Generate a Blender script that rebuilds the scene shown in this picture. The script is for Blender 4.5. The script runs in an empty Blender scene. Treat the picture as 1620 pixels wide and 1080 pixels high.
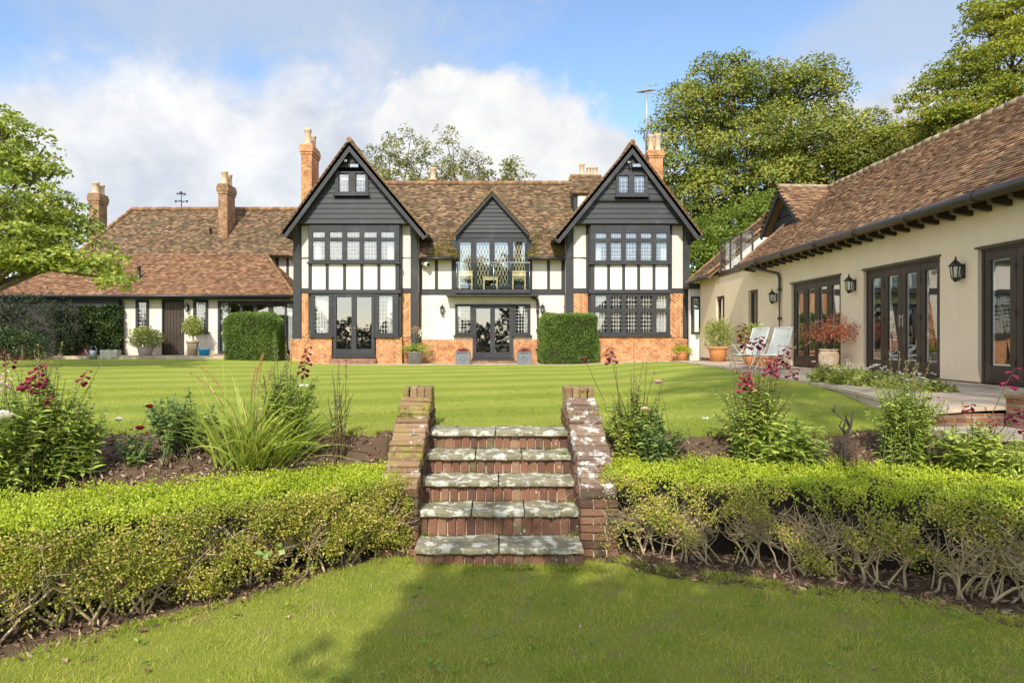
import bpy, math, random
import numpy as np
from mathutils import Vector, Matrix
R = math.radians
C = bpy.context.scene.collection
# ------------------------------------------------------------------ camera, sky, sun, exposure
F, CX, CY, CZ = 1080.0, 785.0, 536.0, 2.08       # focal length and vanishing point in photo pixels, eye height
sc = bpy.context.scene
cam_d = bpy.data.cameras.new('camera'); cam = bpy.data.objects.new('camera', cam_d); C.objects.link(cam)
cam_d.sensor_width = 36; cam_d.lens = 36*F/1620
cam_d.shift_x = (810-CX)/1620; cam_d.shift_y = -(540-CY)/1620
cam_d.clip_start = .05; cam_d.clip_end = 3000
cam.location = (0, 0, CZ); cam.rotation_euler = (R(90), 0, 0); sc.camera = cam
SUN_EL, SUN_AZ = R(39), R(10)                     # behind the camera, to its left
sd = bpy.data.lights.new('sun', 'SUN'); sd.energy = 2.65; sd.angle = R(.6); sd.color = (1, .94, .83)
so = bpy.data.objects.new('sun', sd); C.objects.link(so)
LD = Vector((math.sin(SUN_AZ)*math.cos(SUN_EL), math.cos(SUN_AZ)*math.cos(SUN_EL), -math.sin(SUN_EL)))
so.rotation_euler = LD.to_track_quat('-Z', 'Y').to_euler(); so.location = (-10, -20, 30)
sc.view_settings.view_transform = 'Standard'; sc.view_settings.look = 'None'
sc.view_settings.exposure = 1.1; sc.view_settings.gamma = 1
sc.render.engine = 'CYCLES'
cy = sc.cycles
cy.use_denoising = True; cy.max_bounces = 7; cy.diffuse_bounces = 3; cy.glossy_bounces = 3
cy.transmission_bounces = 3; cy.transparent_max_bounces = 10; cy.caustics_reflective = False; cy.caustics_refractive = False
cy.sample_clamp_indirect = 6

class NT:                                          # tiny node-tree helper
    def __init__(s, t): s.t = t
    def n(s, typ, ins=None, **kw):
        nd = s.t.nodes.new(typ)
        for k, v in kw.items(): setattr(nd, k, v)
        for k, v in (ins or {}).items():
            sk = nd.inputs[k]
            if isinstance(v, bpy.types.NodeSocket): s.t.links.new(v, sk)
            else: sk.default_value = v
        return nd
    def m(s, op, a, b=0., c=None, clamp=False):
        d = {0: a, 1: b}
        if c is not None: d[2] = c
        return s.n('ShaderNodeMath', d, operation=op, use_clamp=clamp).outputs[0]
    def mix(s, f, a, b, typ='MIX'):
        nd = s.n('ShaderNodeMix', data_type='RGBA', blend_type=typ)
        for i, v in ((0, f), (6, a), (7, b)):
            if isinstance(v, bpy.types.NodeSocket): s.t.links.new(v, nd.inputs[i])
            else: nd.inputs[i].default_value = (tuple(v)+(1,))[:4] if i else v
        return nd.outputs[2]
    def ramp(s, f, stops, interp='LINEAR'):
        nd = s.n('ShaderNodeValToRGB', {0: f}); e = nd.color_ramp.elements; nd.color_ramp.interpolation = interp
        while len(e) < len(stops): e.new(.5)
        for el, (p, c) in zip(e, stops):
            el.position = p; el.color = (tuple(c)+(1,))[:4] if not isinstance(c, (int, float)) else (c, c, c, 1)
        return nd.outputs[0]
    def noise(s, vec, scale, detail=4, rough=.55, dist=0.):
        return s.n('ShaderNodeTexNoise', {'Vector': vec, 'Scale': scale, 'Detail': detail, 'Roughness': rough, 'Distortion': dist}).outputs[0]
    def sstep(s, x, a, b):
        return s.n('ShaderNodeMapRange', {0: x, 1: a, 2: b, 3: 0., 4: 1.}, interpolation_type='SMOOTHSTEP').outputs[0]

def build_world():
    w = bpy.data.worlds.new('World'); sc.world = w; w.use_nodes = True
    t = NT(w.node_tree); w.node_tree.nodes.clear()
    sky = t.n('ShaderNodeTexSky', sky_type='NISHITA', sun_disc=False, sun_elevation=SUN_EL, sun_rotation=math.pi+SUN_AZ,
              air_density=1.0, dust_density=.35, ozone_density=2.6)
    d = t.n('ShaderNodeTexCoord').outputs['Generated']
    x, y, z = t.n('ShaderNodeSeparateXYZ', {0: d}).outputs
    az = t.m('ARCTAN2', x, y)
    tel = t.m('DIVIDE', z, t.m('MAXIMUM', t.m('SQRT', t.m('ADD', t.m('MULTIPLY', x, x), t.m('MULTIPLY', y, y))), .02))
    q = t.n('ShaderNodeCombineXYZ', {0: az, 1: tel, 2: 0.}).outputs[0]
    n1 = t.noise(q, 5.5, 9, .60, .25); n2 = t.noise(q, 2.2, 5, .55); n3 = t.noise(q, 13., 8, .6, .4)
    def blob(px, py, rx, ry):
        a0 = math.atan((px-CX)/F); t0 = (CY-py)/F*math.cos(a0)
        u = t.m('DIVIDE', t.m('SUBTRACT', az, a0), rx/F); v = t.m('DIVIDE', t.m('SUBTRACT', tel, t0), ry/F)
        return t.m('SUBTRACT', 1., t.m('SQRT', t.m('ADD', t.m('MULTIPLY', u, u), t.m('MULTIPLY', v, v))))
    def cover(blobs, amp, nz, lo, hi):
        o = None
        for b in blobs:
            k = blob(*b); o = k if o is None else t.m('MAXIMUM', o, k)
        o = t.m('ADD', o, t.m('MULTIPLY', t.m('SUBTRACT', nz, .5), amp))
        return t.sstep(o, lo, hi)
    cum = cover([(800, 320, 235, 240), (915, 330, 190, 180), (700, 240, 130, 150)], 1.1, n1, .0, .2)
    bank = cover([(225, 310, 360, 215), (500, 270, 280, 210), (1420, 190, 170, 85), (60, 330, 300, 160)], 1.5, n1, -.05, .55)
    veil = cover([(400, 20, 560, 170), (1440, 70, 260, 170), (640, 110, 260, 130)], 2.6, n1, -.05, .9)
    rest = t.m('MULTIPLY', t.sstep(n2, .42, .62), t.sstep(t.m('ABSOLUTE', az), .85, 1.15))
    white = t.ramp(t.m('ADD', t.m('MULTIPLY', n3, .45), t.m('MULTIPLY', n1, .6)), [(.38, (.74, .77, .82)), (.62, (1.0, .99, .97))])
    grey = t.ramp(t.m('ADD', t.m('MULTIPLY', n1, .6), t.m('MULTIPLY', n3, .4)), [(.36, (.60, .63, .70)), (.62, (1., .99, .97))])
    vc = (.55, .62, .73)
    s_b = t.n('ShaderNodeBackground', {0: sky.outputs[0], 1: .112})
    def lay(prev, cov, col, st):
        b = t.n('ShaderNodeBackground', {0: col if isinstance(col, bpy.types.NodeSocket) else (*col, 1), 1: st})
        return t.n('ShaderNodeMixShader', {0: cov, 1: prev.outputs[0], 2: b.outputs[0]})
    o = lay(s_b, t.m('MULTIPLY', veil, .72), vc, .50)
    o = lay(o, t.m('MULTIPLY', rest, .8), (1., .955, .88), 1.5)
    o = lay(o, t.m('MULTIPLY', bank, .93), grey, .49)
    o = lay(o, cum, white, .485)
    out = t.n('ShaderNodeOutputWorld'); w.node_tree.links.new(o.outputs[0], out.inputs[0])
build_world()

# ------------------------------------------------------------------ mesh builder
rng = np.random.default_rng(7); random.seed(7)
BASE = {}
class MB:
    def __init__(s): s.v = []; s.f = []; s.k = 0
    def add(s, v, f, smooth=False):
        v = np.asarray(v, float).reshape(-1, 3); f = np.asarray(f, int)
        if f.ndim == 1: f = f.reshape(1, -1)
        s.v.append(v); s.f.append((f+s.k, smooth)); s.k += len(v)
    def box(s, x0, x1, y0, y1, z0, z1):
        x0, x1 = min(x0, x1), max(x0, x1); y0, y1 = min(y0, y1), max(y0, y1); z0, z1 = min(z0, z1), max(z0, z1)
        s.add([(x0,y0,z0),(x1,y0,z0),(x1,y1,z0),(x0,y1,z0),(x0,y0,z1),(x1,y0,z1),(x1,y1,z1),(x0,y1,z1)],
              [(0,3,2,1),(4,5,6,7),(0,1,5,4),(1,2,6,5),(2,3,7,6),(3,0,4,7)])
    def obox(s, c, ax, h):                          # oriented box: centre, 3 unit axes, half sizes
        c = np.array(c, float); ax = [np.array(a, float) for a in ax]
        v = [c+ax[0]*h[0]*i+ax[1]*h[1]*j+ax[2]*h[2]*k for k in (-1, 1) for (i, j) in ((-1,-1),(1,-1),(1,1),(-1,1))]
        s.add(v, [(0,3,2,1),(4,5,6,7),(0,1,5,4),(1,2,6,5),(2,3,7,6),(3,0,4,7)])
    def beam(s, p, q, w, h, up=(0,0,1)):             # bar from p to q, width w sideways, height h along up
        p, q = np.array(p, float), np.array(q, float); d = q-p; L = np.linalg.norm(d); d /= L
        sd_ = np.cross(d, up); sd_ /= np.linalg.norm(sd_); u = np.cross(sd_, d)
        s.obox((p+q)/2, (d, sd_, u), (L/2, w/2, h/2))
    def tube(s, pts, rad, n=6, cap=True):
        pts = np.asarray(pts, float); m = len(pts); rad = np.broadcast_to(np.asarray(rad, float), (m,))
        tg = np.gradient(pts, axis=0); tg /= np.linalg.norm(tg, axis=1)[:, None]+1e-9
        ref = np.array([0, 0, 1.]) if abs(tg[0][2]) < .9 else np.array([1., 0, 0])
        a = np.cross(tg, ref); a /= np.linalg.norm(a, axis=1)[:, None]+1e-9; b = np.cross(tg, a)
        th = np.arange(n)*2*math.pi/n
        v = pts[:, None]+rad[:, None, None]*(np.cos(th)[None, :, None]*a[:, None]+np.sin(th)[None, :, None]*b[:, None])
        i = np.arange(m-1)[:, None]*n; j = np.arange(n)[None]; j2 = (j+1) % n
        f = np.stack([i+j, i+j2, i+n+j2, i+n+j], -1).reshape(-1, 4)
        k = s.k; s.add(v.reshape(-1, 3), f, True)
        if cap:
            s.f.append((np.array([[k+x for x in range(n)][::-1]]), False)); s.f.append((np.array([[k+(m-1)*n+x for x in range(n)]]), False))
    def lathe(s, prof, c, n=20, smooth=True):        # profile [(r, z)], centre at c
        c = np.array(c, float); th = np.arange(n)*2*math.pi/n; m = len(prof)
        v = np.array([[(r*math.cos(a), r*math.sin(a), z) for a in th] for r, z in prof]).reshape(-1, 3)+c
        i = np.arange(m-1)[:, None]*n; j = np.arange(n)[None]; j2 = (j+1) % n
        s.add(v, np.stack([i+j, i+j2, i+n+j2, i+n+j], -1).reshape(-1, 4), smooth)
    def prism(s, poly, d):                           # closed polygon (3-D points) swept by the vector d
        p = np.asarray(poly, float); n = len(p); d = np.array(d, float)
        k = s.k; s.add(np.vstack([p, p+d]), [(i, (i+1) % n, n+(i+1) % n, n+i) for i in range(n)])
        s.f.append((np.array([[k+i for i in range(n)][::-1]]), False)); s.f.append((np.array([[k+n+i for i in range(n)]]), False))
    def pbox(s, pl, a0, a1, b0, b1, z0, z1):
        p, q = pl.t(a0, b0, z0), pl.t(a1, b1, z1); s.box(p[0], q[0], p[1], q[1], p[2], q[2])
    def holes(s, pl, a0, a1, z0, z1, b0, b1, hs):     # slab with rectangular openings (a0,z0,a1,z1)
        hs = [(min(h[0], h[2]), min(h[1], h[3]), max(h[0], h[2]), max(h[1], h[3])) for h in hs]
        a0, a1, z0, z1 = min(a0, a1), max(a0, a1), min(z0, z1), max(z0, z1)
        A = sorted({a0, a1, *[v for h in hs for v in (h[0], h[2]) if a0 < v < a1]}); Z = sorted({z0, z1, *[v for h in hs for v in (h[1], h[3]) if z0 < v < z1]})
        ins = lambda a, z: any(h[0] < a < h[2] and h[1] < z < h[3] for h in hs) or not (a0 < a < a1 and z0 < z < z1)
        q = lambda P4: s.add([pl.t(*p) for p in P4], [(0, 1, 2, 3)])
        for i in range(len(A)-1):
            for j in range(len(Z)-1):
                aa, ab, za, zb = A[i], A[i+1], Z[j], Z[j+1]; am, zm = (aa+ab)/2, (za+zb)/2
                if ins(am, zm): continue
                for b in (b0, b1): q([(aa,b,za),(ab,b,za),(ab,b,zb),(aa,b,zb)])
                e = 1e-5
                if ins(aa-e, zm): q([(aa,b0,za),(aa,b1,za),(aa,b1,zb),(aa,b0,zb)])
                if ins(ab+e, zm): q([(ab,b0,za),(ab,b1,za),(ab,b1,zb),(ab,b0,zb)])
                if ins(am, za-e): q([(aa,b0,za),(ab,b0,za),(ab,b1,za),(aa,b1,za)])
                if ins(am, zb+e): q([(aa,b0,zb),(ab,b0,zb),(ab,b1,zb),(aa,b1,zb)])
    def leaves(s, pos, L, W, d=None, up=.6, fold=.15, curl=0., face=None):   # one small folded diamond per position
        n = len(pos); pos = np.asarray(pos, float)
        if d is None:
            d = rng.normal(size=(n, 3)); d[:, 2] = d[:, 2]*.6-.1
        d = d/(np.linalg.norm(d, axis=1)[:, None]+1e-9)
        nn = rng.normal(size=(n, 3))*(1-up); nn[:, 2] += up
        if face is not None: nn = nn+face
        sdv = np.cross(d, nn); sdv /= np.linalg.norm(sdv, axis=1)[:, None]+1e-9; nn = np.cross(sdv, d)
        L = np.broadcast_to(L, (n,))*rng.uniform(.7, 1.25, n); W = np.broadcast_to(W, (n,))*rng.uniform(.75, 1.2, n)
        L, W = L[:, None], W[:, None]
        v = np.stack([pos, pos+d*L*.45+sdv*W*.5+nn*W*fold, pos+d*L-nn*L*curl, pos+d*L*.45-sdv*W*.5+nn*W*fold], 1)
        s.add(v.reshape(-1, 3), np.arange(n*4).reshape(n, 4))
    def blades(s, pos, d, L, W, bend, nseg=3):       # strap leaves: position, direction, length, width, droop
        n = len(pos); d = d/(np.linalg.norm(d, axis=1)[:, None]+1e-9)
        sdv = np.cross(d, np.array([0, 0, 1.]))+rng.normal(size=(n, 3))*.3; sdv /= np.linalg.norm(sdv, axis=1)[:, None]+1e-9
        L = np.broadcast_to(L, (n,))[:, None]; W = np.broadcast_to(W, (n,))[:, None]; bend = np.broadcast_to(bend, (n,))[:, None]
        h = d*np.array([1, 1, 0.])+1e-6; h /= np.linalg.norm(h, axis=1)[:, None]+1e-9
        rows = []
        for i in range(nseg+1):
            t = i/nseg; c = pos+d*L*t+h*L*bend*t*t*.6-np.array([0, 0, 1.])*L*bend*t**2.2
            w = W*(.5*min(1, .55+1.6*t)*(1-t**2.5)+.02)
            rows += [c-sdv*w, c+sdv*w]
        v = np.stack(rows, 1); k = 2*(nseg+1); b = np.arange(n)[:, None, None]*k
        f = np.array([(2*i, 2*i+1, 2*i+3, 2*i+2) for i in range(nseg)])[None]
        s.add(v.reshape(-1, 3), (b+f).reshape(-1, 4), True)
    def build(s, name, mat, parent=None, smooth=None):
        me = bpy.data.meshes.new(name)
        if s.v:
            off = np.array(BASE.get(parent.name, (0, 0, 0))) if parent else np.zeros(3)
            v = np.vstack(s.v)-off
            tot = np.concatenate([np.full(len(f), f.shape[1]) for f, _ in s.f]); idx = np.concatenate([f.ravel() for f, _ in s.f])
            sm = np.concatenate([np.full(len(f), q if smooth is None else smooth) for f, q in s.f])
            me.vertices.add(len(v)); me.vertices.foreach_set('co', v.ravel())
            me.loops.add(len(idx)); me.loops.foreach_set('vertex_index', idx)
            me.polygons.add(len(tot)); st = np.concatenate([[0], np.cumsum(tot)[:-1]])
            me.polygons.foreach_set('loop_start', st); me.polygons.foreach_set('use_smooth', sm)
            me.update(calc_edges=True); me.validate()
        o = bpy.data.objects.new(name, me); C.objects.link(o)
        if mat: me.materials.append(mat)
        if parent: o.parent = parent; BASE[o.name] = BASE.get(parent.name, (0, 0, 0))
        return o
class PL:                                            # wall plane: 'y' faces the camera, 'x' faces left
    def __init__(s, ax, pos): s.ax, s.pos = ax, pos
    def t(s, a, b, z): return (a, s.pos-b, z) if s.ax == 'y' else (s.pos-b, a, z)
def X(px, Y): return (px-CX)*Y/F
def Z(py, Y): return CZ-(py-CY)*Y/F
def P(px, py, Y): return np.array([X(px, Y), Y, Z(py, Y)])
def tag(o, label=None, cat=None, group=None, kind=None):
    if label: o['label'] = label
    if cat: o['category'] = cat
    if group: o['group'] = group
    if kind: o['kind'] = kind
    return o
def thing(name, label, cat, base=(0, 0, 0), group=None):
    o = bpy.data.objects.new(name, None); C.objects.link(o); o.location = base; o.empty_display_size = .2
    BASE[o.name] = tuple(base); return tag(o, label, cat, group)
def copy_tree(o, loc, label, rz=None):
    def cp(a, par):
        c = a.copy(); C.objects.link(c)
        if par: c.parent = par
        for ch in list(a.children): cp(ch, c)
        return c
    c = cp(o, None); c.location = loc; BASE[c.name] = tuple(loc)
    if rz is not None: c.rotation_euler.z = rz
    c['label'] = label; return c
def sm(x): x = np.clip(x, 0, 1); return x*x*(3-2*x)

# ------------------------------------------------------------------ materials
def new_mat(name):
    m = bpy.data.materials.new(name); m.use_nodes = True; m.node_tree.nodes.clear(); return m, NT(m.node_tree)
def finish(m, t, col, rough=.7, bump=None, bstr=.3, bdist=.01, spec=.4, metal=0., coat=0.):
    ins = {'Base Color': col if isinstance(col, bpy.types.NodeSocket) else (*col, 1), 'Roughness': rough, 'Specular IOR Level': spec, 'Metallic': metal, 'Coat Weight': coat}
    if bump is not None: ins['Normal'] = t.n('ShaderNodeBump', {'Height': bump, 'Strength': bstr, 'Distance': bdist}).outputs[0]
    b = t.n('ShaderNodeBsdfPrincipled', ins); o = t.n('ShaderNodeOutputMaterial', {0: b.outputs[0]}); return m
def pos_of(t): return t.n('ShaderNodeNewGeometry').outputs['Position']
def M_mottled(name, c1, c2, scale=3., rough=.8, bstr=.25, bscale=40., fine=.0, spec=.35, stain=None, metal=0., streak=0.):
    m, t = new_mat(name); p = pos_of(t)
    n = t.noise(p, scale, 6, .6); col = t.mix(t.sstep(n, .3, .7), c1, c2)
    if stain:                                        # weathering patches: colour, scale, threshold
        col = t.mix(t.sstep(t.noise(p, stain[1], 7, .65), stain[2], stain[2]+.1), col, stain[0])
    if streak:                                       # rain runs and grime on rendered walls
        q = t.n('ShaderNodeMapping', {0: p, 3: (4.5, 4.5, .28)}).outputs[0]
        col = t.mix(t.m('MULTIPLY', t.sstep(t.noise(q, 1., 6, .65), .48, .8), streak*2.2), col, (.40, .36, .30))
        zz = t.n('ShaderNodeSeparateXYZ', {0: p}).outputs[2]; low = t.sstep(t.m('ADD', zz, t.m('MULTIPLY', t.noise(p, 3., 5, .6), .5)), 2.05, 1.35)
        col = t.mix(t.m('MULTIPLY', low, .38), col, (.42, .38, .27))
    return finish(m, t, col, rough, t.noise(p, bscale, 5, .6), bstr, .01, spec, metal)
def M_island(name, stops, rough=.75, bscale=30., bstr=.3, stain=None, stain2=None, spec=.3, bdist=.01):   # one tint for each brick, tile or board
    m, t = new_mat(name); g = t.n('ShaderNodeNewGeometry'); p = g.outputs['Position']; r = g.outputs['Random Per Island']
    col = t.ramp(r, stops)
    col = t.mix(t.m('MULTIPLY', t.noise(p, 9, 5, .6), .5), col, (.38, .32, .24), 'MULTIPLY')
    for st in (stain, stain2):
        if st: col = t.mix(t.sstep(t.noise(p, st[1], 8, .68), st[2], st[2]+st[3]), col, st[0])
    return finish(m, t, col, rough, t.noise(p, bscale, 6, .65), bstr, bdist, spec)
def M_brick(name, c1, c2, mortar, bw=.225, rh=.075, ms=.011, rough=.85):
    m, t = new_mat(name); g = t.n('ShaderNodeNewGeometry'); x, y, z = t.n('ShaderNodeSeparateXYZ', {0: g.outputs['Position']}).outputs
    nx, ny, nz = t.n('ShaderNodeSeparateXYZ', {0: g.outputs['True Normal']}).outputs
    sel = t.m('GREATER_THAN', t.m('ABSOLUTE', nx), .6); up = t.m('GREATER_THAN', t.m('ABSOLUTE', nz), .7)
    u = t.m('ADD', t.m('MULTIPLY', y, sel), t.m('MULTIPLY', x, t.m('SUBTRACT', 1., sel)))
    v = t.m('ADD', t.m('MULTIPLY', y, up), t.m('MULTIPLY', z, t.m('SUBTRACT', 1., up)))
    q = t.n('ShaderNodeCombineXYZ', {0: u, 1: v, 2: 0.}).outputs[0]
    b = t.n('ShaderNodeTexBrick', {'Vector': q, 'Color1': (*c1, 1), 'Color2': (*c2, 1), 'Mortar': (*mortar, 1), 'Scale': 1., 'Mortar Size': ms, 'Mortar Smooth': .2, 'Bias': 0., 'Brick Width': bw, 'Row Height': rh})
    n = t.noise(g.outputs['Position'], 2.5, 6, .65)
    col = t.mix(t.sstep(n, .35, .75), b.outputs[0], (.55, .5, .45), 'MULTIPLY')
    wn = t.n('ShaderNodeTexWhiteNoise', {0: t.n('ShaderNodeVectorMath', {0: q, 1: (bw*.5, rh, 1.)}, operation='SNAP').outputs[0]}, noise_dimensions='3D').outputs[0]
    col = t.mix(t.m('MULTIPLY', t.sstep(wn, .45, 1.), .55), col, t.mix(1., col, (.45, .42, .42), 'MULTIPLY'))
    col = t.mix(t.m('MULTIPLY', t.sstep(t.noise(g.outputs['Position'], 6., 6, .7), .58, .75), .6), col, (.42, .36, .26))
    h = t.m('ADD', t.m('MULTIPLY', b.outputs[1], -1.), t.m('MULTIPLY', t.noise(g.outputs['Position'], 60, 4, .6), .4))
    return finish(m, t, col, rough, h, .5, .012, .25)
def mow(t, p):                                      # alternate passes of the mower
    x, y, z = t.n('ShaderNodeSeparateXYZ', {0: p}).outputs
    u = t.m('ADD', t.m('MULTIPLY', x, -.34), t.m('MULTIPLY', y, .94)); u = t.m('ADD', u, t.m('MULTIPLY', t.noise(p, .35, 3), .8))
    return t.sstep(t.m('SINE', t.m('MULTIPLY', u, 2.9)), -.7, .7)
def M_leaf(name, stops, trans=.35, rough=.5, vary=None, spec=.4, scale=1.2, k=1.0, rnd=.55, stripes=False):
    m, t = new_mat(name); g = t.n('ShaderNodeNewGeometry'); stops = [(p_, [min(.9, q*k) for q in c]) for p_, c in stops]
    r = g.outputs['Random Per Island']
    nz = t.noise(g.outputs['Position'], scale, 3, .6)
    f = t.m('ADD', t.m('MULTIPLY', r, rnd), t.m('MULTIPLY', t.sstep(nz, .25, .75), 1-rnd))
    col = t.ramp(f, stops)
    if stripes: col = t.mix(t.m('MULTIPLY', mow(t, g.outputs['Position']), .6), col, t.mix(1., col, (.70, .80, .62), 'MULTIPLY'))
    if vary: col = t.mix(t.m('GREATER_THAN', t.n('ShaderNodeTexWhiteNoise', {1: t.m('MULTIPLY', r, 917.)}, noise_dimensions='1D').outputs[0], 1-vary[1]), col, vary[0])
    b = t.n('ShaderNodeBsdfPrincipled', {'Base Color': col, 'Roughness': rough, 'Specular IOR Level': spec})
    tr = t.n('ShaderNodeBsdfTranslucent', {0: t.mix(.5, col, t.mix(1., col, (1.25, 1.2, .5), 'MULTIPLY'))})
    o = t.n('ShaderNodeMixShader', {0: trans, 1: b.outputs[0], 2: tr.outputs[0]})
    t.n('ShaderNodeOutputMaterial', {0: o.outputs[0]}); return m
def M_glass(name, tint=(.82, .86, .86), base=.12, gain=2.6):
    m, t = new_mat(name)
    g = t.n('ShaderNodeNewGeometry'); p = g.outputs['Position']
    cs = t.m('ABSOLUTE', t.n('ShaderNodeVectorMath', {0: g.outputs['Incoming'], 1: g.outputs['Normal']}, operation='DOT_PRODUCT').outputs['Value'])
    fr = t.m('MULTIPLY_ADD', t.m('POWER', t.m('SUBTRACT', 1., cs, clamp=True), 5.), .95, .045)
    fac = t.m('MULTIPLY_ADD', fr, gain, base, clamp=True)
    nb = t.n('ShaderNodeBump', {'Height': t.noise(p, 1.6, 2, .5), 'Strength': .05, 'Distance': .02}).outputs[0]
    gl = t.n('ShaderNodeBsdfGlossy', {0: (1, 1, 1, 1), 'Roughness': .015, 'Normal': nb}); tr = t.n('ShaderNodeBsdfTransparent', {0: (*tint, 1)})
    o = t.n('ShaderNodeMixShader', {0: fac, 1: tr.outputs[0], 2: gl.outputs[0]}); t.n('ShaderNodeOutputMaterial', {0: o.outputs[0]}); return m
def M_plain(name, c, rough=.5, metal=0., spec=.5, bscale=80., bstr=.08):
    m, t = new_mat(name); p = pos_of(t)
    col = t.mix(t.noise(p, 5., 5, .6), [k*.82 for k in c], [min(1, k*1.12) for k in c])
    return finish(m, t, col, rough, t.noise(p, bscale, 3, .5), bstr, .004, spec, metal)
def M_wood(name, c1, c2, rough=.65, bstr=.35):
    m, t = new_mat(name); p = pos_of(t)
    q = t.n('ShaderNodeMapping', {0: p, 3: (18., 18., 18.)}).outputs[0]
    n = t.noise(q, 1., 5, .7, 1.5); g = t.n('ShaderNodeNewGeometry').outputs['Random Per Island']
    col = t.mix(t.m('ADD', t.m('MULTIPLY', n, .6), t.m('MULTIPLY', g, .4)), c1, c2)
    col = t.mix(t.m('MULTIPLY', t.sstep(t.noise(p, 1.6, 6, .65), .5, .75), .45), col, [v*1.9+.012 for v in c2])
    return finish(m, t, col, rough, n, bstr, .006, .4)

m = {}
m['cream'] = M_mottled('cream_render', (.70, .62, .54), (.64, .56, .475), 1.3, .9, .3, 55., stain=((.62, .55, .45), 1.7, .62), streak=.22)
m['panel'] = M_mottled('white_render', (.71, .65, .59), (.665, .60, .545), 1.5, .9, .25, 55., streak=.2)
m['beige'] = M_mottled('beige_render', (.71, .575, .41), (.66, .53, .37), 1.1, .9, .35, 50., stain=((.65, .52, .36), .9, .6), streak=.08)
m['brick'] = M_brick('orange_brick', (.56, .185, .05), (.62, .27, .09), (.55, .42, .28))
m['brickdark'] = M_brick('weathered_brick', (.33, .13, .06), (.25, .12, .07), (.32, .26, .2))
m['mortar'] = M_mottled('lime_mortar', (.56, .43, .27), (.44, .34, .23), 7., .95, .6, 70.)
m['brickbrown'] = M_brick('brown_brick', (.29, .13, .06), (.38, .20, .09), (.34, .27, .19))
m['herring'] = M_island('herringbone_brick', [(0, (.36, .11, .03)), (.5, (.56, .21, .06)), (1, (.66, .34, .14))])
m['timber'] = M_wood('black_stained_timber', (.016, .0165, .0175), (.040, .041, .044))
m['board'] = M_wood('black_weatherboard', (.012, .0135, .014), (.032, .034, .036), .6)
m['brown'] = M_wood('dark_brown_timber', (.035, .024, .016), (.06, .042, .028), .42, .15)
m['tile'] = M_island('brown_clay_tile', [(0, (.07, .050, .033)), (.35, (.145, .094, .052)), (.7, (.215, .135, .072)), (1, (.33, .22, .125))], .85, 25., .5,
                     ((.12, .10, .055), 1.1, .52, .16), ((.36, .25, .09), 3.2, .70, .08))
m['tilered'] = M_island('red_clay_tile', [(0, (.13, .07, .042)), (.4, (.225, .118, .063)), (.75, (.295, .158, .083)), (1, (.39, .24, .135))], .85, 25., .4,
                        ((.16, .10, .06), .9, .55, .2))
m['tilewing'] = M_island('wing_clay_tile', [(0, (.12, .069, .042)), (.4, (.215, .120, .064)), (.75, (.29, .165, .086)), (1, (.43, .28, .155))], .85, 25., .4,
                        ((.17, .115, .075), .8, .5, .2), ((.36, .27, .16), 4., .66, .08))
m['ridge'] = M_island('ridge_tile', [(0, (.20, .11, .06)), (1, (.32, .19, .1))], .85, 25., .4, ((.44, .31, .09), 3., .55, .16), ((.33, .29, .2), 5., .62, .1))
m['ridgepale'] = M_island('pale_ridge_tile', [(0, (.30, .21, .14)), (1, (.38, .28, .19))], .85, 25., .4, ((.42, .37, .28), 4., .5, .2))
m['tilemoss'] = M_leaf('moss', [(0, (.14, .15, .03)), (1, (.30, .28, .05))], .1, .9)
m['glass'] = M_glass('window_glass')
m['railglass'] = M_glass('balustrade_glass', (.93, .97, .96), .03, 1.)
m['lead'] = M_plain('lead_came', (.62, .62, .60), .45)
m['curtain'] = M_mottled('white_curtain', (.82, .80, .76), (.74, .72, .68), 4, .9, .2, 30)
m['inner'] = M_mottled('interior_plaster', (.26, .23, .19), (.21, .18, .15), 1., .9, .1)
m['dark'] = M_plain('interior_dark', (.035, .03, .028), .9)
m['metalblack'] = M_plain('black_metal', (.018, .018, .02), .38, 0., .5)
m['gutter'] = M_plain('brown_gutter', (.05, .04, .036), .35)
m['steel'] = M_plain('brushed_steel', (.62, .62, .6), .3, 1.)
m['white'] = M_plain('white_paint', (.80, .79, .76), .5)
m['terracotta'] = M_mottled('terracotta', (.60, .25, .085), (.52, .22, .09), 6., .8, .25, 40., stain=((.62, .45, .3), 5., .6))
m['paleclay'] = M_mottled('pale_clay', (.54, .40, .26), (.45, .33, .21), 6., .8, .25, 40.)
m['stonepot'] = M_mottled('stone_pot', (.48, .44, .37), (.38, .35, .3), 9., .9, .35, 40.)
m['lead_planter'] = M_mottled('grey_planter', (.135, .145, .155), (.17, .18, .19), 5., .6, .15)
m['galv'] = M_mottled('galvanised_metal', (.42, .44, .46), (.33, .35, .37), 8., .4, .1, 30., metal=.6)
m['blue'] = M_plain('blue_plastic', (.02, .33, .68), .4)
m['slab'] = M_mottled('patio_stone', (.50, .42, .33), (.40, .345, .27), 1.6, .85, .3, 30., stain=((.56, .5, .42), 3., .58))
m['tread'] = M_mottled('lichened_stone', (.25, .225, .14), (.165, .15, .095), 5., .9, .6, 35., stain=((.52, .51, .43), 9., .495))
m['stepbrick'] = M_island('old_red_brick', [(0, (.10, .055, .042)), (.4, (.185, .088, .058)), (.75, (.255, .120, .072)), (1, (.32, .20, .13))], .9, 45., .8,
                          ((.16, .13, .065), 4.5, .52, .14), ((.50, .44, .33), 9., .62, .05), bdist=.015)
m['wallbrick'] = M_island('weathered_wall_brick', [(0, (.075, .045, .035)), (.4, (.13, .07, .048)), (.75, (.20, .095, .06)), (1, (.25, .14, .09))], .9, 45., .9,
                          ((.12, .11, .045), 2.6, .52, .14), ((.50, .47, .42), 7., .66, .05), bdist=.018)
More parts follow.
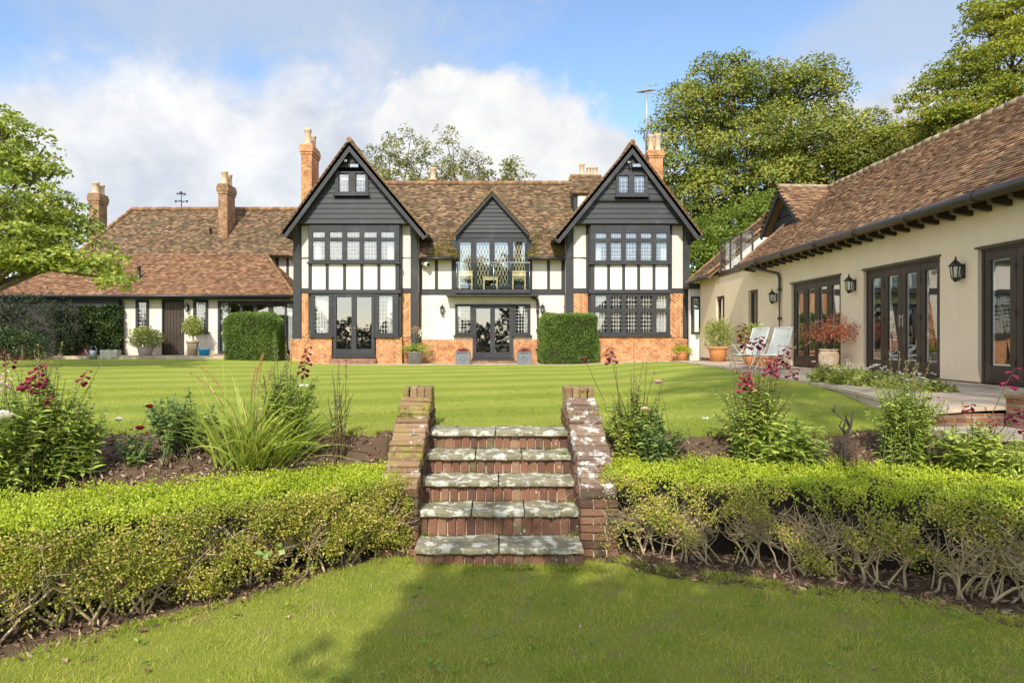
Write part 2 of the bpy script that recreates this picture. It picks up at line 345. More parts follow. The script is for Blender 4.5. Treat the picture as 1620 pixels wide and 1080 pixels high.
m['capbrick'] = M_island('lichened_coping_brick', [(0, (.19, .12, .075)), (.5, (.30, .18, .10)), (1, (.37, .25, .15))], .95, 45., .9,
                         ((.25, .21, .05), 3.2, .48, .14), ((.48, .46, .40), 8., .58, .08), bdist=.018)
m['capbrick2'] = M_island('white_lichened_coping_brick', [(0, (.16, .11, .085)), (.5, (.22, .145, .105)), (1, (.28, .19, .13))], .95, 45., .9,
                         ((.2, .17, .06), 3.2, .62, .12), ((.50, .48, .43), 8., .50, .09), bdist=.018)
m['soil'] = M_island('bark_mulch_soil', [(0, (.115, .076, .046)), (1, (.115, .076, .046))], .95, 35., 1.)
m['chip'] = M_island('bark_chip', [(0, (.09, .05, .034)), (.5, (.24, .145, .10)), (.85, (.38, .26, .18)), (1, (.55, .43, .32))], .9)
m['bark'] = M_mottled('grey_bark', (.12, .095, .07), (.07, .055, .04), 6., .9, .8, 25.)
m['twig'] = M_mottled('pale_box_stem', (.54, .43, .26), (.38, .29, .165), 14., .85, .4, 60.)
m['stem'] = M_mottled('green_stem', (.11, .15, .045), (.16, .13, .06), 9., .7)
m['redstem'] = M_mottled('reddish_stem', (.11, .05, .035), (.10, .09, .04), 9., .7)
def M_lawn(name, stripes):
    mm, t = new_mat(name); p = pos_of(t); x, y, z = t.n('ShaderNodeSeparateXYZ', {0: p}).outputs
    n1 = t.noise(p, .8, 5, .6); n2 = t.noise(p, 7., 5, .7); n3 = t.noise(p, 120., 3, .7)
    col = t.mix(t.sstep(n1, .3, .7), (.345, .395, .075), (.43, .445, .095))
    col = t.mix(t.m('MULTIPLY', t.sstep(n2, .52, .78), .6), col, (.48, .44, .11))
    if stripes:
        s = mow(t, p)
        col = t.mix(t.m('MULTIPLY', s, .5), col, (.205, .29, .026))
    col = t.mix(t.m('MULTIPLY', t.sstep(n3, .35, .75), .75), t.mix(1., col, (.72, .76, .66), 'MULTIPLY'), t.mix(1., col, (1.28, 1.22, 1.15), 'MULTIPLY'))
    if not stripes: col = t.mix(1., col, (.82, .83, .72), 'MULTIPLY'); col = t.mix(t.sstep(t.noise(p, 2.6, 5, .65), .52, .74), col, (.30, .24, .10))
    return finish(mm, t, col, .9, n3, .9, .03, .12)
def M_paving(name):
    mm, t = new_mat(name); g = t.n('ShaderNodeNewGeometry'); x, y, z = t.n('ShaderNodeSeparateXYZ', {0: g.outputs['Position']}).outputs
    q = t.n('ShaderNodeCombineXYZ', {0: y, 1: x, 2: 0.}).outputs[0]
    b = t.n('ShaderNodeTexBrick', {'Vector': q, 'Color1': (.52, .42, .31, 1), 'Color2': (.40, .33, .25, 1), 'Mortar': (.20, .17, .11, 1), 'Scale': 1., 'Mortar Size': .012, 'Mortar Smooth': .3, 'Brick Width': .8, 'Row Height': .5, 'Bias': 0.})
    n = t.noise(g.outputs['Position'], 2., 7, .65)
    col = t.mix(t.sstep(n, .4, .7), b.outputs[0], (.75, .72, .66), 'MULTIPLY')
    col = t.mix(t.sstep(t.noise(g.outputs['Position'], 4., 7, .7), .6, .72), col, (.55, .5, .42))
    h = t.m('ADD', t.m('MULTIPLY', b.outputs[1], -1.), t.m('MULTIPLY', t.noise(g.outputs['Position'], 25., 5, .6), .5))
    return finish(mm, t, col, .85, h, .5, .01, .3)
m['lawn'] = M_lawn('mown_lawn', True); m['lawn2'] = M_lawn('rough_lawn', False); m['paving'] = M_paving('patio_paving')
m['grass'] = M_leaf('grass_blade', [(0, (.10, .17, .012)), (.3, (.30, .385, .045)), (.6, (.47, .505, .085)), (.85, (.56, .53, .14)), (1, (.72, .58, .26))], .45, .6, ((.62, .48, .22), .07), .2, 2.4, rnd=.5)
m['grass_up'] = M_leaf('striped_grass_blade', [(0, (.14, .23, .016)), (.3, (.34, .40, .068)), (.7, (.47, .49, .10)), (1, (.62, .58, .16))], .45, .6, None, .2, .9, rnd=.6, stripes=True)
m['earth'] = M_mottled('rough_ground', (.09, .10, .03), (.07, .055, .03), .7, .95, .5, 20.)

# ------------------------------------------------------------------ terrain
YF = np.array([(-30, -8), (-7, 1.5), (-4.5, 3.2), (-3.09, 4.25), (-2.53, 4.79), (-1.78, 5.41), (-1.0, 6.3), (1.05, 6.35), (1.46, 5.96), (1.96, 5.79), (2.55, 5.47), (3.26, 5.26), (3.75, 4.87), (5, 4.2), (7, 3), (30, -8)])
YM = np.array([(-30, 2), (-6, 4.2), (-4.2, 4.9), (-3.1, 5.5), (-2, 6.05), (-1.15, 6.7), (1.15, 6.75), (2.5, 6.55), (3.6, 6.2), (4.9, 5.6), (6.2, 5.1), (30, 3)])
XE = np.array([(7.3, 4.9), (9, 5.15), (11.9, 5.5), (15, 5.8), (19.5, 6.1), (24.4, 6.2), (26.3, 4.3)])
yfront = lambda x: np.interp(x, YF[:, 0], YF[:, 1]); ymid = lambda x: np.interp(x, YM[:, 0], YM[:, 1]); xedge = lambda y: np.interp(y, XE[:, 0], XE[:, 1])
YHI = 7.45
def patio_z(x, y): return 1.075+.245*sm((x-2.5)/3.5)*(.45+.55*sm((26.8-y)/3.5))
def lawn_z(x, y): return 1.06+.15*sm((-x-5)/6)*sm((y-16)/10)+.21*sm((x-2.5)/3.3)*sm((y-8)/4)*(.45+.55*sm((26.8-y)/3.5))
def H(x, y):
    x, y = np.asarray(x, float), np.asarray(y, float); yl = ymid(x)
    t = np.clip((y-yl)/(YHI-yl), 0, 1); z = .05+(lawn_z(x, y)-.05)*t**.62
    st = (np.abs(x) < 1.12); z = np.where(st, np.where(y > 7.6, lawn_z(x, y), .05), z)
    return z
def sheet(name, xs, ys, zf, mat, mask=None, lift=0., kind='structure', skirt=0.):
    mb = MB(); xx, yy = np.meshgrid(xs, ys); zz = zf(xx, yy)+lift
    nx, ny = len(xs), len(ys); i = np.arange(ny-1)[:, None]*nx; j = np.arange(nx-1)[None]
    f = np.stack([i+j, i+j+1, i+nx+j+1, i+nx+j], -1).reshape(-1, 4)
    if mask is not None:
        cx = (xx[:-1, :-1]+xx[1:, 1:]).ravel()/2; cyy = (yy[:-1, :-1]+yy[1:, 1:]).ravel()/2; f = f[mask(cx, cyy)]
    mb.add(np.stack([xx, yy, zz], -1).reshape(-1, 3), f, True)
    if skirt:                                       # drop an edge round the open border
        e = {}
        for q in f:
            for a, b in zip(q, np.roll(q, -1)): e[(a, b)] = 1
        V = np.stack([xx, yy, zz], -1).reshape(-1, 3)
        for (a, b) in e:
            if (b, a) not in e: mb.add([V[a], V[b], V[b]-(0, 0, skirt), V[a]-(0, 0, skirt)], [(0, 3, 2, 1)])
    return tag(mb.build(name, mat), kind=kind)
near = np.concatenate([np.linspace(-1000, -60, 8), np.linspace(-50, -14, 19), np.linspace(-13, 13, 131), np.linspace(14, 50, 19), np.linspace(60, 1000, 8)])
neary = np.concatenate([np.linspace(-400, -20, 8), np.linspace(-15, 2.5, 20), np.linspace(2.6, 9, 81), np.linspace(9.5, 40, 62), np.linspace(50, 1500, 12)])
sheet('ground', near, neary, lambda x, y: H(x, y)-.05, m['earth'])
sheet('flower_bed_soil', np.linspace(-9, 7, 321), np.linspace(1.5, 7.6, 123), lambda x, y: H(x, y)+.022*np.sin(x*23+y*11)*np.sin(y*31)+.012*np.sin(x*61+3*np.sin(y*37))*np.sin(y*71), m['soil'],
      lambda x, y: (y > yfront(x)-.15) & (y < 7.55) & ~((np.abs(x) < 1.0) & (y > 6.2)))
sheet('lower_lawn', np.linspace(-12, 12, 241), np.linspace(-6, 6.6, 127), lambda x, y: H(x, y)*0+.05+.02*np.sin(x*1.3)*np.sin(y*1.7+1), m['lawn2'], lambda x, y: (y < yfront(x)+.02*np.sin(x*9)), .012)
def up_mask(x, y): return (y > np.where(np.abs(x) < 1.12, 7.72, YHI+.04*np.sin(x*5))) & (x < xedge(y)+.2) & (y < np.where(x < -7.6, 28.9, 26.35)) & ~((x < -19) & (y > 27))
sheet('upper_lawn', np.linspace(-34, 7, 411), np.linspace(7.3, 29, 218), lambda x, y: lawn_z(x, y), m['lawn'], up_mask, .018, skirt=.12)
def pat_mask(x, y): return ((x > np.maximum(xedge(y), 4.95)) & (y > 7.67) & (y < 26.4)) | ((y > 26.3) & (x > -7.7)) & (y < 28.6)
def raised_patio():
    yy = np.linspace(7.67, 26.3, 170); tt = np.linspace(0, 1, 24); V = []
    for y in yy:
        xe = max(float(xedge(y)), 4.95)+.02*math.sin(y*3.1)
        V.append(np.stack([xe+(8.1-xe)*tt, 0*tt+y, patio_z(xe+(8.1-xe)*tt, y)+.012], 1))
    V = np.array(V); nx = len(tt); mb = MB(); i = np.arange(len(yy)-1)[:, None]*nx; j = np.arange(nx-1)[None]
    mb.add(V.reshape(-1, 3), np.stack([i+j, i+j+1, i+nx+j+1, i+nx+j], -1).reshape(-1, 4), True)
    for a, b in list(zip(V[1:, 0], V[:-1, 0]))+list(zip(V[0, :-1], V[0, 1:])):
        mb.add([a, b, b-(0, 0, .045), a-(0, 0, .045)], [(0, 3, 2, 1)])
    dn = np.array([.03, .03, -.045])
    for a, b in zip(V[1:, 0], V[:-1, 0]): mb.add([a+dn, b+dn, b+dn-(0, 0, .4), a+dn-(0, 0, .4)], [(0, 3, 2, 1)])
    tag(mb.build('patio', m['paving']), kind='structure')
raised_patio()
sheet('house_patio', np.linspace(-7.8, 8.1, 160), np.linspace(26.3, 28.6, 24), patio_z, m['paving'], None, .008, skirt=.09)
sheet('side_patio', np.linspace(-24, -7.7, 60), np.linspace(28.85, 30.6, 8), lambda x, y: 1.36+0*x, m['paving'], None, 0, skirt=.35)
# brick riser and lower path slabs at the near end of the raised patio
tr = thing('patio_step', 'low brick step with stone slabs at the near end of the raised patio', 'garden step', (6.4, 7.6, 1.05))
mb = MB(); mb.box(4.95, 8.0, 7.70, 7.85, 1.0, 1.24); mb.build('riser', m['brickdark'], tr)
mb = MB()
for i in range(4): mb.box(4.7+.75*i+.01, 4.7+.75*(i+1)-.01, 7.05, 7.68, 1.02, 1.10)
mb.build('slab', m['slab'], tr)
# loose bark chips on the beds
n = 42000; x = rng.uniform(-7.5, 6.5, n); y = rng.uniform(2.5, 7.5, n); k = (y > yfront(x)-.16) & ((np.abs(x) > 1.15) | (y < 6.1)); x, y = x[k], y[k]
mb = MB(); mb.leaves(np.stack([x, y, H(x, y)+.008], 1), .075, .024, None, .25, .25); tag(mb.build('bark_chips', m['chip']), kind='stuff')
# grass blades
def grass(name, n, xr, yr, mask, zf, L, W, seed, gm='grass'):
    g = np.random.default_rng(seed); x = g.uniform(*xr, n); y = yr[0]+(yr[1]-yr[0])*g.random(n)**1.5; k = mask(x, y); x, y = x[k], y[k]; n = len(x)
    p = np.stack([x, y, zf(x, y)], 1); d = g.normal(size=(n, 3))*[.55, .55, .15]+[0, 0, .8]
    clump = np.sin(x*6.1+np.sin(y*5))*np.sin(y*7.3); L = L*g.uniform(.55, 1.3, n)*(1+.3*clump)
    s = g.normal(size=(n, 3)); s[:, 2] = 0; s /= np.linalg.norm(s, axis=1)[:, None]
    v = np.stack([p-s*W/2, p+s*W/2, p+d*L[:, None]], 1).reshape(-1, 3); mb = MB(); mb.add(v, np.arange(3*n).reshape(n, 3))
    return tag(mb.build(name, m[gm]), kind='stuff')
grass('lawn_grass', 185000, (-5, 6.5), (3.2, 6.55), lambda x, y: (y < yfront(x)+.06+.05*np.sin(x*17)) & (np.abs(x-.05) < y*.82+.4), lambda x, y: .05+.02*np.sin(x*1.3)*np.sin(y*1.7+1), .048, .0058, 3)
grass('lawn_grass', 170000, (-8, 6.5), (7.4, 14), lambda x, y: up_mask(x, y), lambda x, y: lawn_z(x, y)+.015, .026, .006, 4, 'grass_up')
# longer tufts where mower cannot reach: bed edges and foot of the steps
def tufts():
    g = np.random.default_rng(5); n = 9000; x = np.concatenate([g.uniform(-4.5, 4.8, n), g.uniform(-.95, 1.0, 1500)]); y = np.concatenate([yfront(x[:n])+g.normal(0, .05, n), 6.02+g.normal(0, .04, 1500)])
    k = (np.sin(x*7)+np.sin(x*17+1) > -.6) | (np.abs(x) < 1); x, y = x[k], y[k]; n = len(x)
    p = np.stack([x, y, .05+0*x], 1); d = g.normal(size=(n, 3))*[.5, .5, .1]+[0, 0, .9]; mb = MB(); mb.blades(p, d, g.uniform(.05, .12, n), .005, .45, 2)
    n = 5000; x = g.uniform(-7.5, 5.4, n); y = YHI+.04*np.sin(x*5)+g.normal(.01, .03, n); k = (np.abs(x) > 1.15) & (np.sin(x*5)+np.sin(x*13+1)+np.sin(x*37) > -1.2); x, y = x[k], y[k]; n = len(x)
    p = np.stack([x, y, lawn_z(x, y)], 1); d = g.normal(size=(n, 3))*[.5, .5, .1]+[0, -.35, .8]; mb.blades(p, d, g.uniform(.04, .10, n), .005, .6, 2)
    tag(mb.build('edge_grass', m['grass']), kind='stuff')
tufts()

def fallen():
    n = 90; x = rng.uniform(-7, 6, n); y = np.where(rng.random(n) < .4, rng.uniform(3.8, 6, n), rng.uniform(7.8, 24, n)); k = ((y < yfront(x)) | up_mask(x, y)) ; x, y = x[k], y[k]
    mb = MB(); mb.leaves(np.stack([x, y, np.where(y < 7, .075+0*x, lawn_z(x, y)+.03)], 1), .06, .035, rng.normal(size=(len(x), 3))*[1, 1, .2], .8, .25); tag(mb.build('fallen_leaves', m['chip']), kind='stuff')
fallen()
def weeds():                                        # clover and plantain in the rough grass
    n = 120; x = rng.uniform(-4.5, 4.5, n); y = rng.uniform(3.8, 6.3, n); k = y < yfront(x)-.05; x, y = x[k], y[k]; c = np.repeat(np.stack([x, y, .078+0*x], 1), 9, 0); d = rng.normal(size=(len(c), 3))*[1, 1, .25]+[0, 0, .2]
    mb = MB(); mb.leaves(c+rng.normal(0, .018, c.shape)*[1, 1, .2], .035, .02, d, .7, .1); tag(mb.build('lawn_weeds', m['weed']), kind='stuff')
m['weed'] = M_leaf('clover_leaf', [(0, (.15, .25, .03)), (1, (.26, .36, .06))], .3, .5); weeds()

# ------------------------------------------------------------------ garden steps
def jitterbox(mb, c, ax, h, j=.004):
    k = len(mb.v); mb.obox(c, ax, h); mb.v[k] = mb.v[k]+rng.normal(0, j, (8, 3))
def bevel(o, w=.006, seg=2):
    b = o.modifiers.new('bevel', 'BEVEL'); b.width = w; b.segments = seg; b.limit_method = 'ANGLE'; b.angle_limit = R(40); return o
EX, EY, EZ = (1, 0, 0), (0, 1, 0), (0, 0, 1)
def steps():
    t = thing('garden_steps', 'flight of five red brick steps with lichened stone treads between mossy side walls', 'garden steps', (0, 6.7, .05))
    x0, x1 = -.73, .78; ys = [7.42, 7.08, 6.74, 6.40, 6.06]; zs = [1.085, .885, .685, .475, .235]
    cuts = [[.48], [.34, .66], [.5], [.33, .66], [.5]]
    core = MB()
    for i, (y, z) in enumerate(zip(ys, zs)):
        c = [0]+cuts[i]+[1]; back = y+.40
        for a, b in zip(c[:-1], c[1:]):              # each stone tread slab
            xa, xb = x0+(x1-x0)*a+.006, x0+(x1-x0)*b-.006
            me = MB(); nx, nyy = 16, 7; tk = .058
            gx, gy = np.meshgrid(np.linspace(xa, xb, nx), np.linspace(y-.03, back, nyy))
            nz = .011*np.sin(gx*7+i*2+a*9)*np.sin(gy*9+a*5)+.006*np.sin(gx*19+i)*np.sin(gy*23)+rng.normal(0, .0025, gx.shape); ed = (rng.normal(0, .007, gx.shape)+.010*np.sin(gx*23+i*3)*np.sin(gx*9))*(np.arange(nyy)[:, None] == 0)
            top = np.stack([gx, gy+ed, z+nz-.010*(np.arange(nyy)[:, None] == 0)], -1).reshape(-1, 3); bot = top*[1, 1, 0]+[0, .006, z-tk]
            ii = np.arange(nyy-1)[:, None]*nx; jj = np.arange(nx-1)[None]; f = np.stack([ii+jj, ii+jj+1, ii+nx+jj+1, ii+nx+jj], -1).reshape(-1, 4)
            N = nx*nyy; me.add(np.vstack([top, bot]), np.vstack([f, f[:, ::-1]+N, [(N+q, N+q+1, q+1, q) for q in range(nx-1)], [(q*nx, N+q*nx, N+q*nx+nx, q*nx+nx)[::-1] for q in range(nyy-1)], [(q*nx+nx-1, q*nx+2*nx-1, N+q*nx+2*nx-1, N+q*nx+nx-1)[::-1] for q in range(nyy-1)]]))
            bevel(me.build('tread', m['tread'], t, True), .006, 2)
        zb = (zs[i+1] if i < 4 else .02); zt = z-.06; yb = y+.02
        core.box(x0, x1, yb+.03, yb+.36, zb-.02, zt+.001)
        n = 17; w = (x1-x0)/n; rb = MB()
        for k in range(n):                           # soldier bricks of the riser
            jitterbox(rb, (x0+w*(k+.5), yb+.03+rng.normal(0, .003), (zb+zt)/2), (EX, EY, EZ), (w/2-.006, .03, (zt-zb)/2-.004), .002)
        bevel(rb.build('riser_bricks', m['stepbrick'], t), .006)
    core.build('mortar_core', m['mortar'], t)
    mo = MB()                                        # moss and small weeds in the joints
    for i, (y, z) in enumerate(zip(ys, zs)):
        n = 420; x = rng.uniform(x0+.01, x1-.01, n); k = np.sin(x*9+i*2)+np.sin(x*23+i)+.8*np.sign(np.abs(x-.02)-.6) > .25; x = x[k]; yb = (ys[i-1]+.02 if i else y+.36)
        mo.leaves(np.stack([x, yb-np.abs(rng.normal(0, .018, len(x))), z+np.abs(rng.normal(0, .006, len(x)))], 1), .02, .015, None, .7, .2)
    tag(mo.build('moss', m['tilemoss'], t), kind='stuff')
    for (wx, wy, wz) in ((.05, 6.44, .24), (.72, 7.1, .885), (.74, 6.42, .24), (-.70, 6.42, .24), (.02, 6.02, .06), (.3, 6.0, .06)):
        wd = MB(); n = 16; wd.blades(np.tile([wx, wy, wz], (n, 1))+rng.normal(0, .012, (n, 3))*[1, 1, 0], rng.normal(size=(n, 3))*[.6, .6, .1]+[0, -.2, .7], rng.uniform(.05, .11, n), .012, .5, 3); wd.build('weed', m['weed'], t)
    for sx, capm in ((-1, 'capbrick'), (1, 'capbrick2')):                                # the two side walls
        xa, xb = (x0-.335, x0) if sx < 0 else (x1, x1+.335); xc = (xa+xb)/2
        prof = [(6.30, 0), (6.31, .57), (7.72, 1.30), (8.12, 1.33), (8.12, 0)]
        w = MB(); w.prism([(xa+.012, y, z) for y, z in prof], (xb-xa-.024, 0, 0)); w.build('wall_core', m['mortar'], t)
        fb = MB(); r = 0; z = .01
        top = lambda y: np.interp(y, [6.30, 7.72, 8.12], [.62, 1.33, 1.33])
        while z < 1.3:                               # stretcher courses on both faces, headers on the front
            off = .115*(r % 2); y = 6.285+off-.23
            while y < 8.12:
                ya, yb2 = max(y, 6.285), min(y+.215, 8.13); zt = z+.063
                if yb2-ya > .03 and zt < top((ya+yb2)/2-.04)+.0:
                    for xx in (xa, xb): jitterbox(fb, (xx+.02*(1 if xx == xa else -1), (ya+yb2)/2, z+.0315), (EX, EY, EZ), (.03, (yb2-ya)/2, .0315), .003)
                y += .225
            if z < .56:
                xs = np.arange(xa+.001, xb-.02, .122) if r % 2 else [xa+.001, xa+.23]
                for q in xs:
                    q2 = min(q+(.11 if r % 2 else .215), xb)
                    jitterbox(fb, ((q+q2)/2, 6.30, z+.0315), (EX, EY, EZ), ((q2-q)/2, .03, .0315), .003)
            z += .074; r += 1
        bevel(fb.build('wall_bricks', m['wallbrick'], t), .007)
        cb = MB(); p0, p1 = np.array([xc, 6.27, .66]), np.array([xc, 7.70, 1.375]); d = p1-p0; L = np.linalg.norm(d); d /= L; up = np.cross(EX, d); n = int(L/.08)
        for k in range(n): jitterbox(cb, p0+d*L*(k+.5)/n+up*rng.normal(0, .006), (EX, d, up), (.170+rng.uniform(-.008, .008), L/n/2-.006, .055), .005)
        bevel(cb.build('coping', m[capm], t), .009)
        tb = MB()
        for k in range(4):
            for yy in (7.83, 8.03): jitterbox(tb, (xa+.042+.0838*k+.001, yy, 1.43), (EX, EY, EZ), (.038, .095, .095), .004)
        for k in range(2):
            for q in range(2): jitterbox(tb, (xa+.084+.1675*k, 7.83+.2*q, 1.29), (EX, EY, EZ), (.081, .1, .04), .004)
        bevel(tb.build('pier_cap', m['capbrick'], t), .009)
        mo = MB(); nmo = 2600 if sx < 0 else 800; tt = rng.beta(2.2, 1.2, nmo); q = p0+d*L*tt[:, None]+np.outer(rng.uniform(-.17, .17, nmo), EX)+up*.05
        q = np.vstack([q, np.stack([rng.uniform(xa+.02, xb-.02, 500), rng.normal(7.70, .035, 500), rng.uniform(1.32, 1.42, 500)], 1)])
        k = np.sin(q[:, 0]*21+q[:, 1]*9)+np.sin(q[:, 1]*13.) > .5; q = q[k]
        mo.leaves(q, .022, .018, None, .8, .3); tag(mo.build('moss', m['tilemoss'], t), kind='stuff')
steps()

# ------------------------------------------------------------------ box hedges
m['boxnew'] = M_leaf('new_box_leaf', [(0, (.14, .20, .012)), (.45, (.235, .285, .018)), (.8, (.32, .355, .03)), (1, (.40, .40, .07))], .35, .42, k=1.6)
m['boxold'] = M_leaf('old_box_leaf', [(0, (.07, .095, .015)), (.35, (.17, .195, .024)), (.7, (.30, .305, .036)), (1, (.40, .36, .085))], .3, .5, ((.62, .45, .17), .16), k=1.35)
m['boxcore'] = M_mottled('hedge_inner_shade', (.028, .022, .012), (.015, .012, .008), 8., .95, .5)  # near-black brown that stands for the shade inside clipped foliage
def box_hedge(label, front, back, top, dens, seed, greens, bare):
    global rng
    rng = np.random.default_rng(seed)
    front, back = np.array(front, float), np.array(back, float); ns = 200
    def res(p):
        s = np.concatenate([[0], np.cumsum(np.linalg.norm(np.diff(p, axis=0), axis=1))]); u = np.linspace(0, s[-1], ns); return np.stack([np.interp(u, s, p[:, 0]), np.interp(u, s, p[:, 1])], 1), s[-1]
    Fp, L = res(front); Bp, _ = res(back)
    at = lambda A, s: np.stack([np.interp(s, np.linspace(0, 1, ns), A[:, 0]), np.interp(s, np.linspace(0, 1, ns), A[:, 1])], 1)
    t = thing('box_hedge', label, 'hedge', (float(Fp[ns//2, 0]), float(Fp[ns//2, 1]), .05))
    bump = lambda a, b: .5*np.sin(a*L*3.1+seed)*np.sin(b*4+a*5)+.35*np.sin(a*L*9.3)*np.sin(b*9+2)+.25*np.sin(a*L*23)*np.sin(b*17)
    tz = lambda s, b: top+.025*bump(s, b)
    # added solid core, coloured near black for the shade among the twigs
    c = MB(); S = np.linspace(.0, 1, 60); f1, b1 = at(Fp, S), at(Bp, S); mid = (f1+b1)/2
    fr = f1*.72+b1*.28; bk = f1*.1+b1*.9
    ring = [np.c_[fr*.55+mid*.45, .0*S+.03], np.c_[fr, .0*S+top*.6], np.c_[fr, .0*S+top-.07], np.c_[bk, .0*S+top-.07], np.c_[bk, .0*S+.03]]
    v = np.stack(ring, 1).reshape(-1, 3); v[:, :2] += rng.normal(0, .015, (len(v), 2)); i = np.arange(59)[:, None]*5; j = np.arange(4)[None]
    c.add(v, np.stack([i+j, i+j+1, i+j+6, i+j+5], -1).reshape(-1, 4)); c.add(v[:5], [(0, 1, 2, 3, 4)]); c.add(v[-5:], [(4, 3, 2, 1, 0)]); c.build('shade_core', m['boxcore'], t)
    # leaves of the clipped top: small sprigs
    N = int(dens*L*.95*9000)//13; s = rng.random(N); b = rng.random(N)**.9
    p2 = at(Fp, s)*(1-b)[:, None]+at(Bp, s)*b[:, None]; out = at(Fp, s)-at(Bp, s); out /= np.linalg.norm(out, axis=1)[:, None]
    rnd = np.clip((.10-b)/.10, 0, 1)
    z = tz(s, b)-.10*rnd**2-np.abs(rng.normal(0, .028, N)); sp = rng.random(N) < .10; z[sp] += rng.uniform(.01, .06, sp.sum())
    q = np.c_[p2+out*rng.normal(.02, .015, N)[:, None], z]; q = np.repeat(q, 13, 0); o = rng.normal(size=(len(q), 3))*[.021, .021, .019]; N = len(q)
    lf = MB(); d = o/.021+rng.normal(size=(N, 3))*.5+[0, 0, .5]; lf.leaves(q+o, .024, .0155, d, .45, .18); lf.build('fresh_leaves', m['boxnew'], t)
    # leaves down the front and the ends: clumped and thin
    N = int(dens*L*12500*greens)//12; s = rng.random(N)*1.03-.015; h = rng.random(N)**.75
    fz = np.sin(s*L*5.3+seed)*np.sin(h*6+s*L*2)+.7*np.sin(s*L*11.7+2)*np.sin(h*11+s*7)+.5*np.sin(s*L*23+1)*np.sin(h*19)
    keep = rng.random(N) < np.clip(.30+1.15*fz+1.5*(h-.66)+(.32 if greens > .9 else -.10), bare*.5, 1)*np.clip((h-.02)*9, 0, 1); s, h, fz = s[keep], h[keep], fz[keep]; N = len(s)
    base = at(Fp, s); out = at(Fp, s)-at(Bp, s); out /= np.linalg.norm(out, axis=1)[:, None]
    prof = .03+.055*np.sin(h*3.0)-.12*(1-h)**2+.048*fz
    q = np.c_[base+out*(prof-np.abs(rng.normal(0, .042, N)))[:, None], .06+h*(top-.08)]
    lo = MB(); q = np.repeat(q, 12, 0); fc = np.repeat(np.c_[out, 0*s+.25]*.6, 12, 0); o = rng.normal(size=(len(q), 3))*.021; d = o/.021+rng.normal(size=(len(q), 3))*.5+[0, 0, .3]; lo.leaves(q+o, .024, .016, d, .35, .18, face=fc); lo.build('old_leaves', m['boxold'], t)
    for e, sg in ((0., -1), (1., 1)):                # the two end faces
        N = int(dens*5200); b = rng.random(N); h = rng.random(N)**.8; p2 = at(Fp, np.full(N, e))*(1-b)[:, None]+at(Bp, np.full(N, e))*b[:, None]
        al = (Fp[-1]-Fp[-2]) if sg > 0 else (Fp[0]-Fp[1]); al = al/np.linalg.norm(al); q = np.c_[p2+al*rng.normal(.02, .03, N)[:, None], .08+h*(top-.1)]
        e_ = MB(); e_.leaves(q, .023, .0145, None, .35, .18); e_.build('end_leaves', m['boxold'], t)
    # stems: trunks fanning into forked twigs that reach the face
    st = MB(); nst = int(L/.11)
    for k in range(nst):
        s0 = (k+rng.uniform(.1, .9))/nst; a = at(Fp, np.array([s0]))[0]; bb = at(Bp, np.array([s0]))[0]; o = (a-bb)/np.linalg.norm(a-bb); al = np.array([-o[1], o[0]])
        root = a-o*rng.uniform(.10, .30)
        for w in range(rng.integers(1, 4)):
            r0 = rng.uniform(.006, .0125); lean = rng.normal(0, .25); hgt = rng.uniform(.22, .40)
            p0 = np.r_[root+al*rng.normal(0, .035), .03]; p1 = np.r_[root+al*lean*.35+o*rng.uniform(-.05, .06), .05+hgt*.5]; p2 = np.r_[root+al*lean*.8+o*rng.uniform(-.03, .12), .05+hgt]
            st.tube([p0, (p0+p1)/2+rng.normal(0, .012, 3), p1, (p1+p2)/2+rng.normal(0, .012, 3), p2], [r0*1.3, r0, r0*.9, r0*.8, r0*.7], 6)
            for q in range(rng.integers(5, 10)):
                src = p1+(p2-p1)*rng.random(); e = src+np.r_[al*rng.normal(0, .14)+o*rng.uniform(.0, .20), rng.uniform(.06, .36)]; e[2] = min(e[2], top-.05)
                mid_ = (src+e)/2+rng.normal(0, .025, 3); st.tube([src, mid_, e], [r0*.55, r0*.42, r0*.25], 5, False)
                for u in range(rng.integers(3, 6)):
                    s2 = src+(e-src)*rng.uniform(.3, 1); e2 = s2+np.r_[al*rng.normal(0, .07)+o*rng.uniform(-.01, .09), rng.uniform(-.02, .14)]; e2[2] = min(e2[2], top-.04)
                    st.tube([s2, (s2+e2)/2+rng.normal(0, .012, 3), e2], [r0*.28, r0*.2, r0*.14], 4, False)
    st.build('stems', m['twig'], t)
    rng = np.random.default_rng(seed+50)
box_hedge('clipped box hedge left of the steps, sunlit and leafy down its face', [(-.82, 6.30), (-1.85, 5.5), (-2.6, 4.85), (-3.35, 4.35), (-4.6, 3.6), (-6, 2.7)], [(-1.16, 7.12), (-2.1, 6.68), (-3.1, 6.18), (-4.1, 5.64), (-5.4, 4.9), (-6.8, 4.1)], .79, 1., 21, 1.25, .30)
box_hedge('clipped box hedge right of the steps, bare tan stems showing below its green top', [(.98, 6.33), (1.6, 6.04), (2.6, 5.74), (3.4, 5.34), (4.2, 4.98), (5.6, 4.3)], [(1.18, 7.32), (2.3, 7.32), (3.6, 7.06), (4.9, 6.42), (6.2, 5.8), (7.2, 5.3)], .83, 1., 33, .62, .06)
